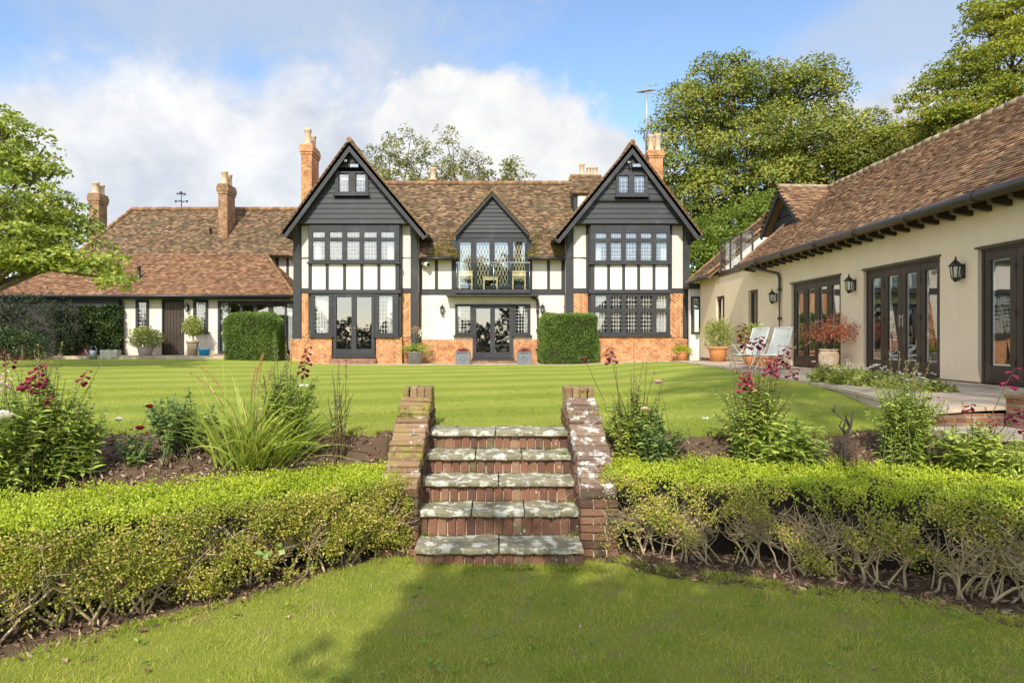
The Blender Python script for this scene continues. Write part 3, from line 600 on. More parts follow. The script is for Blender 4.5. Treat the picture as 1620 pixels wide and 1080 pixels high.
# ------------------------------------------------------------------ building helpers
def inpoly(px, py, poly):
    c = np.zeros(len(px), bool); n = len(poly)
    for i in range(n):
        (x1, y1), (x2, y2) = poly[i], poly[(i+1) % n]
        k = ((y1 > py) != (y2 > py)); xi = (x2-x1)*(py-y1)/((y2-y1) if y2 != y1 else 1e-9)+x1; c ^= k & (px < xi)
    return c
def roof(parent, O, u, v, poly, mat, gauge=.105, width=.17, name='roof', sag=.0):   # plain tiles laid course by course on a deck
    mb = MB(); O, u, v = [np.array(q, float) for q in (O, u, v)]; u /= np.linalg.norm(u); v /= np.linalg.norm(v)
    nrm = np.cross(u, v); nrm *= 1 if nrm[2] > 0 else -1
    P3 = [O+u*a+v*b-nrm*.03 for a, b in poly]; mb.prism(P3, -nrm*.10)
    pu = [p[0] for p in poly]; pv = [p[1] for p in poly]
    ni = np.arange(int(min(pu)/width)-1, int(max(pu)/width)+2); nj = np.arange(int(min(pv)/gauge), int(max(pv)/gauge)+1)
    I, J = np.meshgrid(ni, nj); a = (I+.5*(J % 2))*width; b = J*gauge; a, b = a.ravel(), b.ravel()
    k = inpoly(a+width*.5, b+gauge*.5, poly); a, b = a[k], b[k]; n = len(a)
    a = a+rng.normal(0, .004, n); b = b+rng.normal(0, .006, n)
    wd = width-.006; up = .028+rng.normal(0, .005, n); dip = sag*np.sin(a*.9)*np.sin(b*1.1+a*.3)
    def pt(aa, bb, h): return O+np.outer(aa, u)+np.outer(bb, v)+np.outer(h+dip, nrm)
    lo, hi = b-.03, b+gauge+.004
    V = np.stack([pt(a, lo, up), pt(a+wd, lo, up+rng.normal(0, .003, n)), pt(a+wd, hi, 0*up+.004), pt(a, hi, 0*up+.004), pt(a, lo, up-.02), pt(a+wd, lo, up-.02)], 1).reshape(-1, 3)
    B = np.arange(n)[:, None, None]*6; f = (B+np.array([(0, 1, 2, 3), (4, 5, 1, 0), (4, 0, 3, 3), (5, 2, 1, 1)])[None]).reshape(-1, 4)
    q = f.reshape(n, 4, 4); mb.add(V, q[:, :2].reshape(-1, 4)); mb.f.append((q[:, 2:, :3].reshape(-1, 3)+mb.k-len(V), False))
    return mb.build(name, m[mat], parent)
def ridge(parent, p, q, r=.10, mat='ridge', name='ridge_tiles', step=.34):
    mb = MB(); p, q = np.array(p, float), np.array(q, float); L = np.linalg.norm(q-p); n = max(1, int(L/step))
    for k in range(n):
        a = p+(q-p)*k/n; b = p+(q-p)*(k+1.03)/n; e = rng.normal(0, .006, 3); mb.tube([a+e, b+e], [r*1.04, r*.97], 9)
    return mb.build(name, m[mat], parent)
def lattice(mb, pl, a0, a1, z0, z1, b, nx, nz, w=.012):
    for i in range(1, nx): x = a0+(a1-a0)*i/nx; mb.pbox(pl, x-w/2, x+w/2, b-.004, b+.004, z0, z1)
    for j in range(1, nz): z = z0+(z1-z0)*j/nz; mb.pbox(pl, a0, a1, b-.0065, b+.0065, z-w/2, z+w/2)
def curtain(parent, x0, x1, y, z0, z1, gather=None):
    mb = MB(); n = 26; t = np.linspace(0, 1, n); x = x0+(x1-x0)*t; d = .035*np.sin(t*n*1.05)
    rows = []
    for s in (0, .35, .7, 1.):
        xx = x if gather is None else gather+(x-gather)*(1-.75*s**1.5)
        rows.append(np.stack([xx, y+d, 0*t+z1+(z0-z1)*s], 1))
    V = np.vstack(rows); i = np.arange(3)[:, None]*n; j = np.arange(n-1)[None]
    mb.add(V, np.stack([i+j, i+j+1, i+n+j+1, i+n+j], -1).reshape(-1, 4), True); return mb.build('curtain', m['curtain'], parent)
class Face:                                         # everything fixed to one camera-facing wall, placed by photo pixels at its depth
    def __init__(s, Y, parent): s.Y, s.pl, s.par = Y, PL('y', Y), parent
    def r(s, x0, y0, x1, y1): return (X(x0, s.Y), Z(y1, s.Y), X(x1, s.Y), Z(y0, s.Y))
    def slab(s, mb, rect, b0, b1):
        a0, z0, a1, z1 = s.r(*rect); mb.pbox(s.pl, a0, a1, b0, b1, z0, z1)
    def wall(s, rect, holes, mat, name='wall', b0=-.25, b1=0.):
        mb = MB(); a0, z0, a1, z1 = s.r(*rect); mb.holes(s.pl, a0, a1, z0, z1, b0, b1, [s.r(*h) for h in holes]); return mb.build(name, m[mat], s.par)
    def window(s, rect, panes, lead=None, name='window', mat='timber', b0=-.06, b1=.05, sill=False, leadpanes=None, tilt=0.):
        mb = MB(); a0, z0, a1, z1 = s.r(*rect); e = .002
        mb.holes(s.pl, a0+e, a1-e, z0+e, z1-e, b0, b1, [s.r(*h) for h in panes])
        if sill: mb.pbox(s.pl, a0-.06, a1+.06, b0, b1+.09, z0-.07, z0-.001)
        w = mb.build(name, m[mat], s.par); g = MB(); ld = MB()
        for i, p in enumerate(panes):
            pa0, pz0, pa1, pz1 = s.r(*p); tl = rng.normal(0, .003)
            g.add([s.pl.t(pa0-.004, -.01, pz0-.004), s.pl.t(pa1+.004, -.01+tl, pz0-.004), s.pl.t(pa1+.004, -.01+tl*.5, pz1+.004), s.pl.t(pa0-.004, -.01-tl*.5, pz1+.004)], [(0, 1, 2, 3)])
            if lead and (leadpanes is None or i in leadpanes):
                nx, nz = lead(i) if callable(lead) else lead; lattice(ld, s.pl, pa0, pa1, pz0, pz1, .004, nx, nz)
        g.build('pane', m['glass'], w)
        if lead: ld.build('leading', m['lead'], w)
        return w
    def timber(s, rects, name='timber_frame', b0=-.02, b1=.035, mat='timber'):
        for r_ in rects:
            mb = MB(); s.slab(mb, r_, b0, b1); bevel(mb.build(name, m[mat], s.par), .008, 1)
    def handle(s, w, px, py):
        mb = MB(); a, z = X(px, s.Y), Z(py, s.Y); mb.pbox(s.pl, a-.012, a+.012, .05, .062, z-.11, z+.11); p = np.array(s.pl.t(a, .09, z+.03))
        mb.tube([p+(0, .03, 0), p, p+(.09, 0, 0)], .009, 6); mb.build('handle', m['steel'], w)
def herring(face, rect, b=.03):                      # herringbone brick nogging
    a0, z0, a1, z1 = face.r(*rect); mb = MB(); L, W = .27, .09; c, s_ = math.cos(R(45)), math.sin(R(45))
    bk = MB(); bk.pbox(face.pl, a0, a1, -.02, b-.012, z0, z1)
    def clip(pg, ax, lim, sg):
        o = []
        for i in range(len(pg)):
            p, q = pg[i], pg[(i+1) % len(pg)]; ip, iq = sg*(p[ax]-lim) <= 0, sg*(q[ax]-lim) <= 0
            if ip: o.append(p)
            if ip != iq: t = (lim-p[ax])/(q[ax]-p[ax]); o.append((p[0]+t*(q[0]-p[0]), p[1]+t*(q[1]-p[1])))
        return o
    n = 26
    for i in range(-n, n):
        for k in range(-8, 8):
            for kind in (0, 1):
                bx, by = i*W+2*L*k, i*W
                u0, v0 = (bx, by) if kind == 0 else (bx+2*L-W, by)
                du, dv = (L, W) if kind == 0 else (W, L)
                g = .012; pg = [(u0+g, v0+g), (u0+du-g, v0+g), (u0+du-g, v0+dv-g), (u0+g, v0+dv-g)]
                pg = [(a0+(a1-a0)/2+c*u-s_*v, z0+(z1-z0)/2+s_*u+c*v) for u, v in pg]
                for ax, lim, sg in ((0, a0, -1), (0, a1, 1), (1, z0, -1), (1, z1, 1)):
                    pg = clip(pg, ax, lim, sg)
                    if len(pg) < 3: break
                if len(pg) < 3: continue
                mb.prism([face.pl.t(a, b-.014, z) for a, z in pg], np.array(face.pl.t(0, .014, 0))-np.array(face.pl.t(0, 0, 0)))
    o = bk.build('brick_nogging', m['palemortar'], face.par); mb.build('herringbone_bricks', m['herring'], o)
def boards(parent, Yg, apex, sl, sr, zbot, ztop, hole=None, course=.2, name='weatherboarding', inset=.0):
    # lapped boards filling a gable: apex (x,z), left and right slope as dz/dx
    mb = MB(); z = zbot
    while z < ztop-.03:
        z1 = min(z+course, ztop)
        def ext(zz): d = max(apex[1]-zz, .0); return apex[0]-d/sl+inset, apex[0]+d/sr-inset
        spans = [(ext(z), ext(z1))]
        if hole and z1 > hole[1]+.01 and z < hole[3]-.01:
            (l0, r0), (l1, r1) = spans[0]; spans = [((l0, hole[0]), (l1, hole[0])), ((hole[2], r0), (hole[2], r1))]
        for (l0, r0), (l1, r1) in spans:
            if r0-l0 < .02: continue
            l1, r1 = min(l1, r1-.001), r1; j = rng.normal(0, .004)
            V = [(l0, Yg-.045+j, z-.02), (r0, Yg-.045+j, z-.02), (r1, Yg-.012, z1), (l1, Yg-.012, z1), (l0, Yg+.02, z-.02), (r0, Yg+.02, z-.02), (r1, Yg+.02, z1), (l1, Yg+.02, z1)]
            mb.add(V, [(0, 1, 2, 3), (5, 4, 7, 6), (4, 5, 1, 0), (3, 2, 6, 7), (4, 0, 3, 7), (1, 5, 6, 2)])
        z = z1
    return mb.build(name, m['board'], parent)
def chimney(parent, px0, px1, ytop, ybot, Y, depth, pots, mat='brick', potmat='paleclay', cap=.45):
    x0, x1, zt, zb = X(px0, Y), X(px1, Y), Z(ytop, Y), Z(ybot, Y); mb = MB(); o = .07; h = cap*(x1-x0)
    mb.box(x0+o, x1-o, Y+o, Y+depth-o, zb, zt-h)
    mb.box(x0+o*.5, x1-o*.5, Y+o*.5, Y+depth-o*.5, zt-h, zt-h*.75); mb.box(x0, x1, Y, Y+depth, zt-h*.75, zt-h*.22); mb.box(x0+o*.4, x1-o*.4, Y+o*.4, Y+depth-o*.4, zt-h*.22, zt)
    c = bevel(mb.build('chimney', m[mat], parent), .012, 1)
    for px, w, yt, dy in pots:
        r = w/2*Y/F; zz = Z(yt, Y); p = MB(); H_ = zz-zt; pr = [(r*1.0, 0), (r*1.02, H_*.08), (r*.88, H_*.14), (r*.84, H_*.8), (r*1.0, H_*.84), (r*1.0, H_*.95), (r*.9, H_), (r*.6, H_), (r*.6, H_*.5)]
        p.lathe(pr, (X(px, Y), Y+depth*dy, zt), 16); p.build('chimney_pot', m[potmat], c)
    return c
def bargeboards(parent, Y, apex, tips, w=.24, th=.06, mat='timber'):
    ax, az = apex
    for tx, tz in tips:
        mb = MB(); d = np.array([tx-ax, tz-az]); d /= np.linalg.norm(d); nn = np.array([d[1], -d[0]]); nn *= 1 if nn[1] < 0 else -1
        a, b = np.array([ax, az]), np.array([tx, tz])+d*.05
        cut = w/abs(nn[1])
        mb.prism([(a[0], Y, a[1]), (b[0], Y, b[1]), (b[0]+nn[0]*w, Y, b[1]+nn[1]*w), (a[0], Y, a[1]-cut)], (0, th, 0))
        mb.build('bargeboard', m[mat], parent)
        s2 = a+(b-a)*.03; e2 = MB(); e2.beam((s2[0], Y-.005, s2[1]+.05), (b[0], Y-.005, b[1]+.05), .08, .07, (0, -1, 0)); e2.build('verge', m['tile'], parent)
def downpipe(parent, pts, r=.04, mat='metalblack', name='downpipe', collars=3):
    mb = MB(); mb.tube(pts, r, 10); p, q = np.array(pts[-2], float), np.array(pts[-1], float)
    for k in range(collars): c = p+(q-p)*(k+.4)/collars; mb.tube([c-(0, 0, .04), c+(0, 0, .04)], r*1.35, 10)
    return mb.build(name, m[mat], parent)

# ------------------------------------------------------------------ the half-timbered house
YB, YW, YG, YV, YC = 28.0, 27.62, 27.55, 27.22, 28.45
m['lattice'] = M_plain('cream_lattice', (.70, .58, .38), .6); m['palemortar'] = M_mottled('pale_mortar', (.74, .60, .40), (.62, .5, .33), 7., .95, .6, 70.)
def main_house():
    h = thing('timber_framed_house', 'large black and white timber framed house with two dark boarded gables and orange brick base', 'house', (0, 28.5, 1.07))
    fb, fw, fc = Face(YB, h), Face(YW, h), Face(YC, h)
    G = Z(580, YB)
    # ---- centre wall
    fc.wall((660, 404, 900, 580), [(720, 481, 748, 530), (748, 481, 812, 569), (812, 481, 839, 530), (724, 380, 833.5, 456.5)], 'cream')
    for r_ in ((660, 537, 747.5, 575), (812.5, 537, 899, 575)):
        mb = MB(); fc.slab(mb, r_, -.01, .05); mb.build('brick_plinth', m['brick'], h)
    fc.timber([(663, 407, 668, 457), (688, 407, 693, 457), (714.5, 380, 723.5, 457), (834, 380, 842, 457), (865.5, 407, 870, 457), (888, 407, 893, 457)])
    fc.timber([(660, 457.3, 722, 466), (839, 457.3, 897, 466)], 'timber_beam', -.02, .045)
    w = fc.window((720, 481, 748, 530), [(724, 484.5, 744, 526)], (4, 8), sill=True); curtain(w, X(723, YC), X(729, YC), YC+.16, Z(528, YC), Z(482, YC))
    w = fc.window((812, 481, 839, 530), [(816, 484.5, 834.5, 526)], (4, 8), sill=True); curtain(w, X(829, YC), X(836, YC), YC+.16, Z(528, YC), Z(482, YC))
    w = fc.window((748, 481, 812, 566), [(753.5, 488, 775.5, 557), (783, 488, 806, 557)], None, 'french_door', b1=.07); fc.handle(w, 781, 527)
    mb = MB(); fc.slab(mb, (746, 566.3, 814, 570), -.2, .16); mb.build('door_step', m['timber'], h)
    mb = MB(); fc.slab(mb, (742, 570.2, 818, 576), -.1, .3); mb.build('brick_step', m['brickdark'], h)
    downpipe(h, [P(838, 464, 27.9), P(839, 468, 28.2), P(850, 475, 28.36), P(850.5, 479, 28.36), P(850.5, 571, 28.36)], .05, 'timber')
    downpipe(h, [P(664, 410, 28.3), P(664, 573, 28.3)], .045, 'timber'); downpipe(h, [P(894.5, 408, 28.3), P(894.5, 573, 28.3)], .045, 'timber')
    # ---- dormer with balcony
    fd = Face(28.3, h)
    w = fd.window((724, 377.5, 833.5, 456), [(727.5, 383, 745, 450), (753.5, 383, 774.5, 452), (782.5, 383, 804, 452), (812, 383, 830.5, 450)], None, 'balcony_window', b0=-.1)
    for k, (a, b) in enumerate(((727.5, 745), (753.5, 774.5), (782.5, 804), (812, 830.5))):   # pale folding lattice grilles behind the glass
        mb = MB(); a0, a1, z0, z1 = X(a, 28.3), X(b, 28.3), Z(452, 28.3), Z(384, 28.3); n = 4; rws = 5; dx, dz = (a1-a0)/n, (z1-z0)/rws
        for i in range(n):
            for j in range(rws):
                xa, za = a0+i*dx, z0+j*dz
                for (p, q) in (((.08, .0), (.42, .5)), ((.42, .5), (.08, 1.)), ((.92, 0.), (.58, .5)), ((.58, .5), (.92, 1.))):
                    mb.beam((xa+p[0]*dx, 28.42+.01*(p[0] > .5), za+p[1]*dz), (xa+q[0]*dx, 28.42+.01*(p[0] > .5), za+q[1]*dz), .034, .03, (0, 1, 0))
        mb.build('lattice_grille', m['lattice'], w)
    fd.timber([(721, 367, 836.5, 377)], 'timber_beam', -.02, .06)
    ap = (X(778.5, 28.2), Z(305, 28.2)); sl = (Z(305, 28.2)-Z(365, 28.2))/(X(778.5, 28.2)-X(723, 28.2))
    boards(h, 28.24, ap, sl, sl, Z(367, 28.2), ap[1]-.04, None, .165)
    tips = [(X(720, 28.0), Z(368, 28.0)), (X(837, 28.0), Z(368, 28.0))]; apx = (X(778.5, 28.0), Z(303, 28.0))
    bargeboards(h, 28.02, apx, tips, .11, .05)
    for tx, tz in tips:
        d = np.array([apx[0]-tx, 0, apx[1]-tz]); L = np.linalg.norm(d); roof(h, (tx, 28.03, tz+.02), (0, 1, 0), d, [(0, 0), (3.0, 0), (3.0, L), (0, L)], 'tile', name='dormer_roof')
    ridge(h, (apx[0], 28.0, apx[1]+.03), (apx[0], 30.6, apx[1]+.03), .08)
    for sx in (722.5, 835.5):
        mb = MB(); mb.box(X(sx, 28.3)-.04, X(sx, 28.3)+.04, 28.32, 29.6, Z(456, 28.3), Z(366, 28.3)); mb.build('dormer_cheek', m['board'], h)
    mb = MB(); mb.box(X(720, 27.8), X(839, 27.8), 27.78, 28.44, Z(463.5, 27.8), Z(457.5, 27.8)); mb.box(X(706, 27.9), X(852, 27.9), 27.86, 28.43, Z(468.5, 27.9), Z(463.8, 27.9))
    bal = mb.build('balcony', m['timber'], h)
    for a, b in ((724, 780), (782, 836.5)):
        g = MB(); g.box(X(a, 27.8), X(b, 27.8), 27.80, 27.812, Z(456, 27.8), Z(415.5, 27.8)); g.build('glass_panel', m['railglass'], bal)
    mb = MB(); mb.tube([P(722, 456, 27.8), P(722, 415, 27.8), P(838, 415, 27.8), P(838, 456, 27.8)], .016, 6)
    mb.tube([P(722, 415, 27.8), (X(722, 27.8), 28.4, Z(415, 27.8))], .016, 6); mb.tube([P(838, 415, 27.8), (X(838, 27.8), 28.4, Z(415, 27.8))], .016, 6)
    for px in (778, 784):
        for py in (420, 450): mb.tube([P(px, py, 27.78), P(px, py, 27.83)], .04, 10)
    mb.tube([P(781, 456, 27.83), P(781, 415, 27.83)], .018, 6); mb.build('handrail', m['steel'], bal)
    # ---- the two gabled bays
    def bay(s):
        postL, postR = s['posts']; xl, xr = s['bx']
        for (a, b) in ((postL[0], xl+6), (xr-6, postR[1])):
            fb.wall((a, 352, b, 463), [], 'cream')
            mb = MB(); fb.slab(mb, (a, 463.2, b, 580), -.25, -.001); mb.build('lower_wall', m['brick'], h)
        fb.timber([(postL[0], 353, postL[1], s['postbot'][0]), (postR[0], 353, postR[1], s['postbot'][1])], 'corner_post', -.02, .09)
        fb.timber(s['studs']); fb.timber([(postL[1], 456, xl+2, 463.5), (xr-2, 456, postR[0], 463.5)], 'timber_beam', -.02, .05)
        for r_ in s['herr']: herring(fb, r_)
        for r_ in s['plinthB']:
            mb = MB(); fb.slab(mb, r_, -.01, .10); bevel(mb.build('brick_plinth', m['brick'], h), .01, 1)
        for (a, b) in ((postL[0]+1, postL[1]-1), (postR[0]+1, postR[1]-1)):    # curved brackets under the gable
            mb = MB(); z0, z1 = Z(424, YB), Z(354, YB); t = np.linspace(0, 1, 9); yy = YB-.09-(YB-YG+.10)*t**2.0; zz = z0+(z1-z0)*t**.75
            prof = [(YB-.085, z0)]+list(zip(yy, zz))+[(YB-.085, z1)]
            mb.prism([(X(a, YB), p[0], p[1]) for p in prof], (X(b, YB)-X(a, YB), 0, 0)); mb.build('bracket', m['timber'], h)
        # upper window
        mb = MB(); mb.box(X(postL[0], YB), X(postR[1], YB), YG+.03, YB-.002, Z(354, YG), Z(351, YG)); mb.build('jetty_soffit', m['timber'], h)
        c = s['cols']; up = s['uprow']; pn = [(a, up[0], b, up[1]) for a, b in c]+[(a, up[2], b, up[3]) for a, b in c]
        w = fw.window((xl, 356.5, xr, up[4]), pn, lambda i: (4, 2) if i < 5 else (4, 5), b0=-.06, b1=.05, sill=True)
        for k in (0, 4): curtain(w, X(c[k][0]+(0 if k == 0 else 9), YW), X(c[k][0]+(10 if k == 0 else 19), YW), YW+.2, Z(up[3]+2, YW), Z(up[0], YW))
        mb = MB(); fw.slab(mb, (xl+1, up[4]+3, xr-1, 459), -.10, .0); mb.build('render_panel', m['panel'], h)
        b0 = up[4]+3.2; edges = [xl]+[(c[i][1]+c[i+1][0])/2 for i in range(4)]+[xr]
        fw.timber([(xl, b0, c[0][0]-1.5, 458)]+[(e-2.4, b0, e+2.4, 458) for e in edges[1:-1]]+[(c[4][1]+1.5, b0, xr, 458)])
        fw.timber([(xl-3, 458.2, xr+3, 464.2)], 'bay_beam', -.3, .10)
        for px in (xl, xr):                          # sides of the bay
            mb = MB(); sx = X(px, YW); mb.box(sx-.04, sx+.04, YW+.07, YB-.01, Z(458, YW), Z(356, YW)); mb.build('bay_cheek', m['timber'], h)
            mb = MB(); mb.box(sx-.05, sx+.05, YW+.07, YB-.01, Z(531, YW), Z(464, YW)); mb.build('bay_cheek', m['timber'], h)
        s['ground'](h)
        # gable
        apx, tL, tR = [(X(p[0], YV), Z(p[1], YV)) for p in (s['apex'], s['tipL'], s['tipR'])]
        kl, kr = (apx[1]-tL[1])/(apx[0]-tL[0]), (apx[1]-tR[1])/(tR[0]-apx[0])
        wr = s['gwin']; fg = Face(YG, h); hole = fg.r(*wr[0])
        ag = (apx[0], apx[1]-.12)
        zt = Z(315, YG)
        boards(h, YG, ag, kl, kr, Z(353, YG), ag[1]-.1 if not s['jet'] else zt, hole if not s['jet'] else None, .205, inset=.05)
        if s['jet']:
            boards(h, YG-.09, ag, kl, kr, zt, ag[1]-.1, hole, .205, inset=.05)
            mb = MB(); mb.box(ag[0]-(ag[1]-zt)/kl+.1, ag[0]+(ag[1]-zt)/kr-.1, YG-.12, YG+.02, zt-.09, zt-.03); mb.build('jetty_beam', m['board'], h)
        fg2 = Face(YG-(.09 if s['jet'] else 0), h)
        w = fg2.window(wr[0], wr[1:], (3, 4), b0=-.05, b1=.10, sill=True)
        for p in wr[1:]: mb = MB(); mb.box(X(p[0]+1, YG), X(p[2]-1, YG), YG+.10, YG+.12, Z(p[1]+9, YG), Z(p[1], YG)); mb.build('blind', m['curtain'], w)
        bargeboards(h, YV, apx, [tL, tR], .26, .06)
        for (tx, tz) in (tL, tR):
            d = np.array([apx[0]-tx, 0, apx[1]-tz]); L = np.linalg.norm(d); roof(h, (tx, YV, tz+.03), (0, 1, 0), d, [(0, 0), (6.9, 0), (6.9, L), (0, L)], 'tile', name='gable_roof', sag=.01)
        ridge(h, (apx[0], YV-.03, apx[1]+.06), (apx[0], 34, apx[1]+.06), .11)
        mb = MB(); mb.tube([(tR[0]+.03, YV+.05, tR[1]-.02), (tR[0]+.03, 30, tR[1]-.02)], .06, 8); mb.build('gutter', m['metalblack'], h); mb = MB(); mb.tube([(tL[0]-.03, YV+.05, tL[1]-.02), (tL[0]-.03, 30, tL[1]-.02)], .06, 8); mb.build('gutter', m['metalblack'], h)
    def ground_left(h):
        w = fw.window((492, 464.4, 527, 531), [(498, 468, 520.5, 526.5)], (5, 9), sill=True); curtain(w, X(498, YW), X(517, YW), YW+.2, Z(531, YW), Z(465, YW))
        w = fw.window((593.5, 464.4, 630.5, 531), [(599.5, 468, 621, 526.5)], (5, 9), sill=True); curtain(w, X(612, YW), X(624, YW), YW+.2, Z(531, YW), Z(465, YW))
        w = fw.window((527.3, 464.4, 593.2, 561), [(532.5, 470, 556.5, 552), (564, 470, 588, 552)], None, 'french_door', b1=.07); fw.handle(w, 560, 520)
        mb = MB(); fw.slab(mb, (525, 561.3, 595, 565), -.2, .14); mb.build('door_sill', m['timber'], h)
        mb = MB(); fw.slab(mb, (524, 567, 596, 580), -.3, .32); mb.build('brick_step', m['brickdark'], h)
        mb = MB(); fw.slab(mb, (525.5, 565.2, 594.5, 580), -.35, .03); mb.build('brick_step', m['brick'], h)
        for r_ in ((484, 533.5, 525.2, 580), (594.8, 533.5, 636, 580)):
            mb = MB(); fw.slab(mb, r_, -.36, .03); bevel(mb.build('brick_plinth', m['brick'], h), .012, 1)
    def ground_right(h):
        c = RB['cols']; pn = [(a, 468, b, 488) for a, b in c]+[(a, 494, b, 525) for a, b in c]
        w = fw.window((934, 464.4, 1059, 529.5), pn, lambda i: (4, 3) if i < 5 else (4, 5), sill=True)
        curtain(w, X(940, YW), X(962, YW), YW+.2, Z(528, YW), Z(489, YW), X(941, YW)); curtain(w, X(1036, YW), X(1057, YW), YW+.2, Z(528, YW), Z(466, YW))
        mb = MB(); fw.slab(mb, (930, 531.5, 1062, 580), -.36, .04); bevel(mb.build('brick_plinth', m['brick'], h), .012, 1)
    LB = dict(posts=((465, 477), (650, 662)), bx=(489, 632), postbot=(560, 577), studs=[(488, 356, 491, 456), (632, 356, 636, 456)],
              herr=[(477.5, 464, 490, 533), (634, 464, 650, 533)], plinthB=[(460, 536, 486, 580), (634, 536, 651, 580)],
              cols=[(495, 514), (521.5, 541.5), (549, 569), (576, 596), (603, 624)], uprow=(367, 376, 382, 411, 415), ground=ground_left,
              apex=(552, 223), tipL=(445, 369), tipR=(676, 371), gwin=[(531, 272, 583, 308), (536.5, 275, 552, 304), (563, 275, 578.5, 304)], jet=False)
    RB = dict(posts=((895, 907), (1080, 1090)), bx=(934, 1059), postbot=(577, 534), studs=[(927, 356, 933, 456), (1059.5, 356, 1063, 456)],
              herr=[(905, 464, 928, 533), (1060, 464, 1080, 533)], plinthB=[(890, 536, 932, 580), (1060, 536, 1094, 580)],
              cols=[(942, 959.5), (966, 983), (990, 1007), (1013.5, 1031), (1038, 1055)], uprow=(369, 377.5, 384, 412, 416), ground=ground_right,
              apex=(1001, 227), tipL=(878, 377), tipR=(1110, 372), gwin=[(974, 275, 1024, 310), (978.5, 278.5, 994, 305.5), (1003, 278.5, 1020, 305.5)], jet=True)
    bay(LB); bay(RB)
    # ---- main roof
    ez, ry, rz = Z(408, 28.0), 31.3, Z(291, 31.3); d = np.array([0, ry-28.0, rz-ez]); L = np.linalg.norm(d)
    xa, xb = X(498, 31.3), X(1012, 31.3)
    dl, dr = X(722, 28.2), X(835, 28.2); va = 1.75
    poly = [(0, 0), (dl-xa, 0), (dl-xa, .95), ((dl+dr)/2-xa, 2.9), (dr-xa, .95), (dr-xa, 0), (xb-xa, 0), (xb-xa, L), (0, L)]
    roof(h, (xa, 28.0, ez), (1, 0, 0), d, poly, 'tile', sag=.012)
    roof(h, (xa, 2*ry-28.0+.1, ez), (1, 0, 0), d*[1, -1, 1], [(0, 0), (xb-xa, 0), (xb-xa, L), (0, L)], 'tile', .3, .5, name='rear_roof')
    ridge(h, (xa, ry, rz+.02), (xb, ry, rz+.02), .12)
    mo = MB()                                        # moss in the wet corners of the roof
    for px, sd_ in ((688, 1), (888, -1), (716, -1), (842, 1)):
        n = 900; a = X(px, 28.2)+rng.normal(0, .16, n); v_ = np.abs(rng.normal(0, .75, n)); q = np.array([0, 28.0, ez])+np.outer(v_/L, d); q[:, 0] = a+(-sd_ if px in (716, 842) else sd_)*(.32*v_ if px in (688, 888) else -.1*v_); q[:, 2] += .035
        mo.leaves(q, .05, .04, None, .9, .2)
    mo.build('roof_moss', m['tilemoss'], h)
    mb = MB(); mb.tube([(X(664, 27.95), 27.95, ez-.02), (dl-.03, 27.95, ez-.02)], .06, 8); mb.build('gutter', m['metalblack'], h); mb = MB(); mb.tube([(dr+.03, 27.95, ez-.02), (X(894, 27.95), 27.95, ez-.02)], .06, 8); mb.build('gutter', m['metalblack'], h)
    for xx in (X(465, YB), X(1090, YB)):
        mb = MB(); mb.box(xx-.12+(.125 if xx < 0 else -.125), xx+.12+(.125 if xx < 0 else -.125), YB+.27, 34.3, G, Z(368, YB)); mb.build('side_wall', m['cream'], h)
    mb = MB(); mb.box(X(465, YB)+.26, X(1090, YB)-.26, 34.05, 34.3, G, Z(368, YB)); mb.build('rear_wall', m['cream'], h)
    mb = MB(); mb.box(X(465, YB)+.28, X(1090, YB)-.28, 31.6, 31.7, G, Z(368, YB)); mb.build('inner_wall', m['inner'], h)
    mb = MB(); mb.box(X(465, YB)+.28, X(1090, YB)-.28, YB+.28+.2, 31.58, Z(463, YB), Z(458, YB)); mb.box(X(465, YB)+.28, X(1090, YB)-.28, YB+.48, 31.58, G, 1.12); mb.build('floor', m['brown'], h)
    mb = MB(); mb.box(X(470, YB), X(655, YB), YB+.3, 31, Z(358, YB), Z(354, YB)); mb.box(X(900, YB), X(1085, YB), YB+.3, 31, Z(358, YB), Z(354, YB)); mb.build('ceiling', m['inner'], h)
    # small roof dormer against the right gable
    yd = 29.6; mb = MB(); mb.box(X(908, yd), X(953, yd), yd, 31.2, Z(350, yd), Z(304, yd)); mb.build('dormer_wall', m['board'], h)
    fx = Face(yd, h); mb = MB(); fx.slab(mb, (914, 307, 948, 345), .005, .03); mb.build('dormer_panel', m['panel'], h)
    e = np.array([X(905, yd-.15), yd-.15, Z(305, yd-.15)]); tp = np.array([X(905, yd), yd+.75, Z(279, yd+.75)]); d2 = np.array([0, tp[1]-e[1], tp[2]-e[2]]); roof(h, e, (1, 0, 0), d2, [(0, 0), (1.37, 0), (1.37, np.linalg.norm(d2)), (0, np.linalg.norm(d2))], 'tile', name='dormer_roof')
    ridge(h, (X(905, yd), tp[1], tp[2]), (X(954, yd), tp[1], tp[2]), .08)
    chimney(h, 473, 495, 227, 330, 29.8, 1.35, [(484.5, 12, 201, .2), (486, 11, 205, .7)], 'brick', cap=.75)
    chimney(h, 1025, 1052, 237, 330, 29.6, 1.2, [(1032, 10, 210, .25), (1043, 10.5, 209, .25), (1032, 9, 211, .75), (1043, 9, 211, .75)], 'brick')
    chimney(h, 914, 952, 276, 300, 31.8, .8, [(922, 9, 256, .4), (933, 9, 262, .4), (943, 9, 262, .4)], 'brick', cap=.1)
    c = chimney(h, 678, 692, 283, 296, 31.2, .38, [(684.5, 10.5, 264, .5)], 'brick', cap=.2)
    return h
house = main_house()
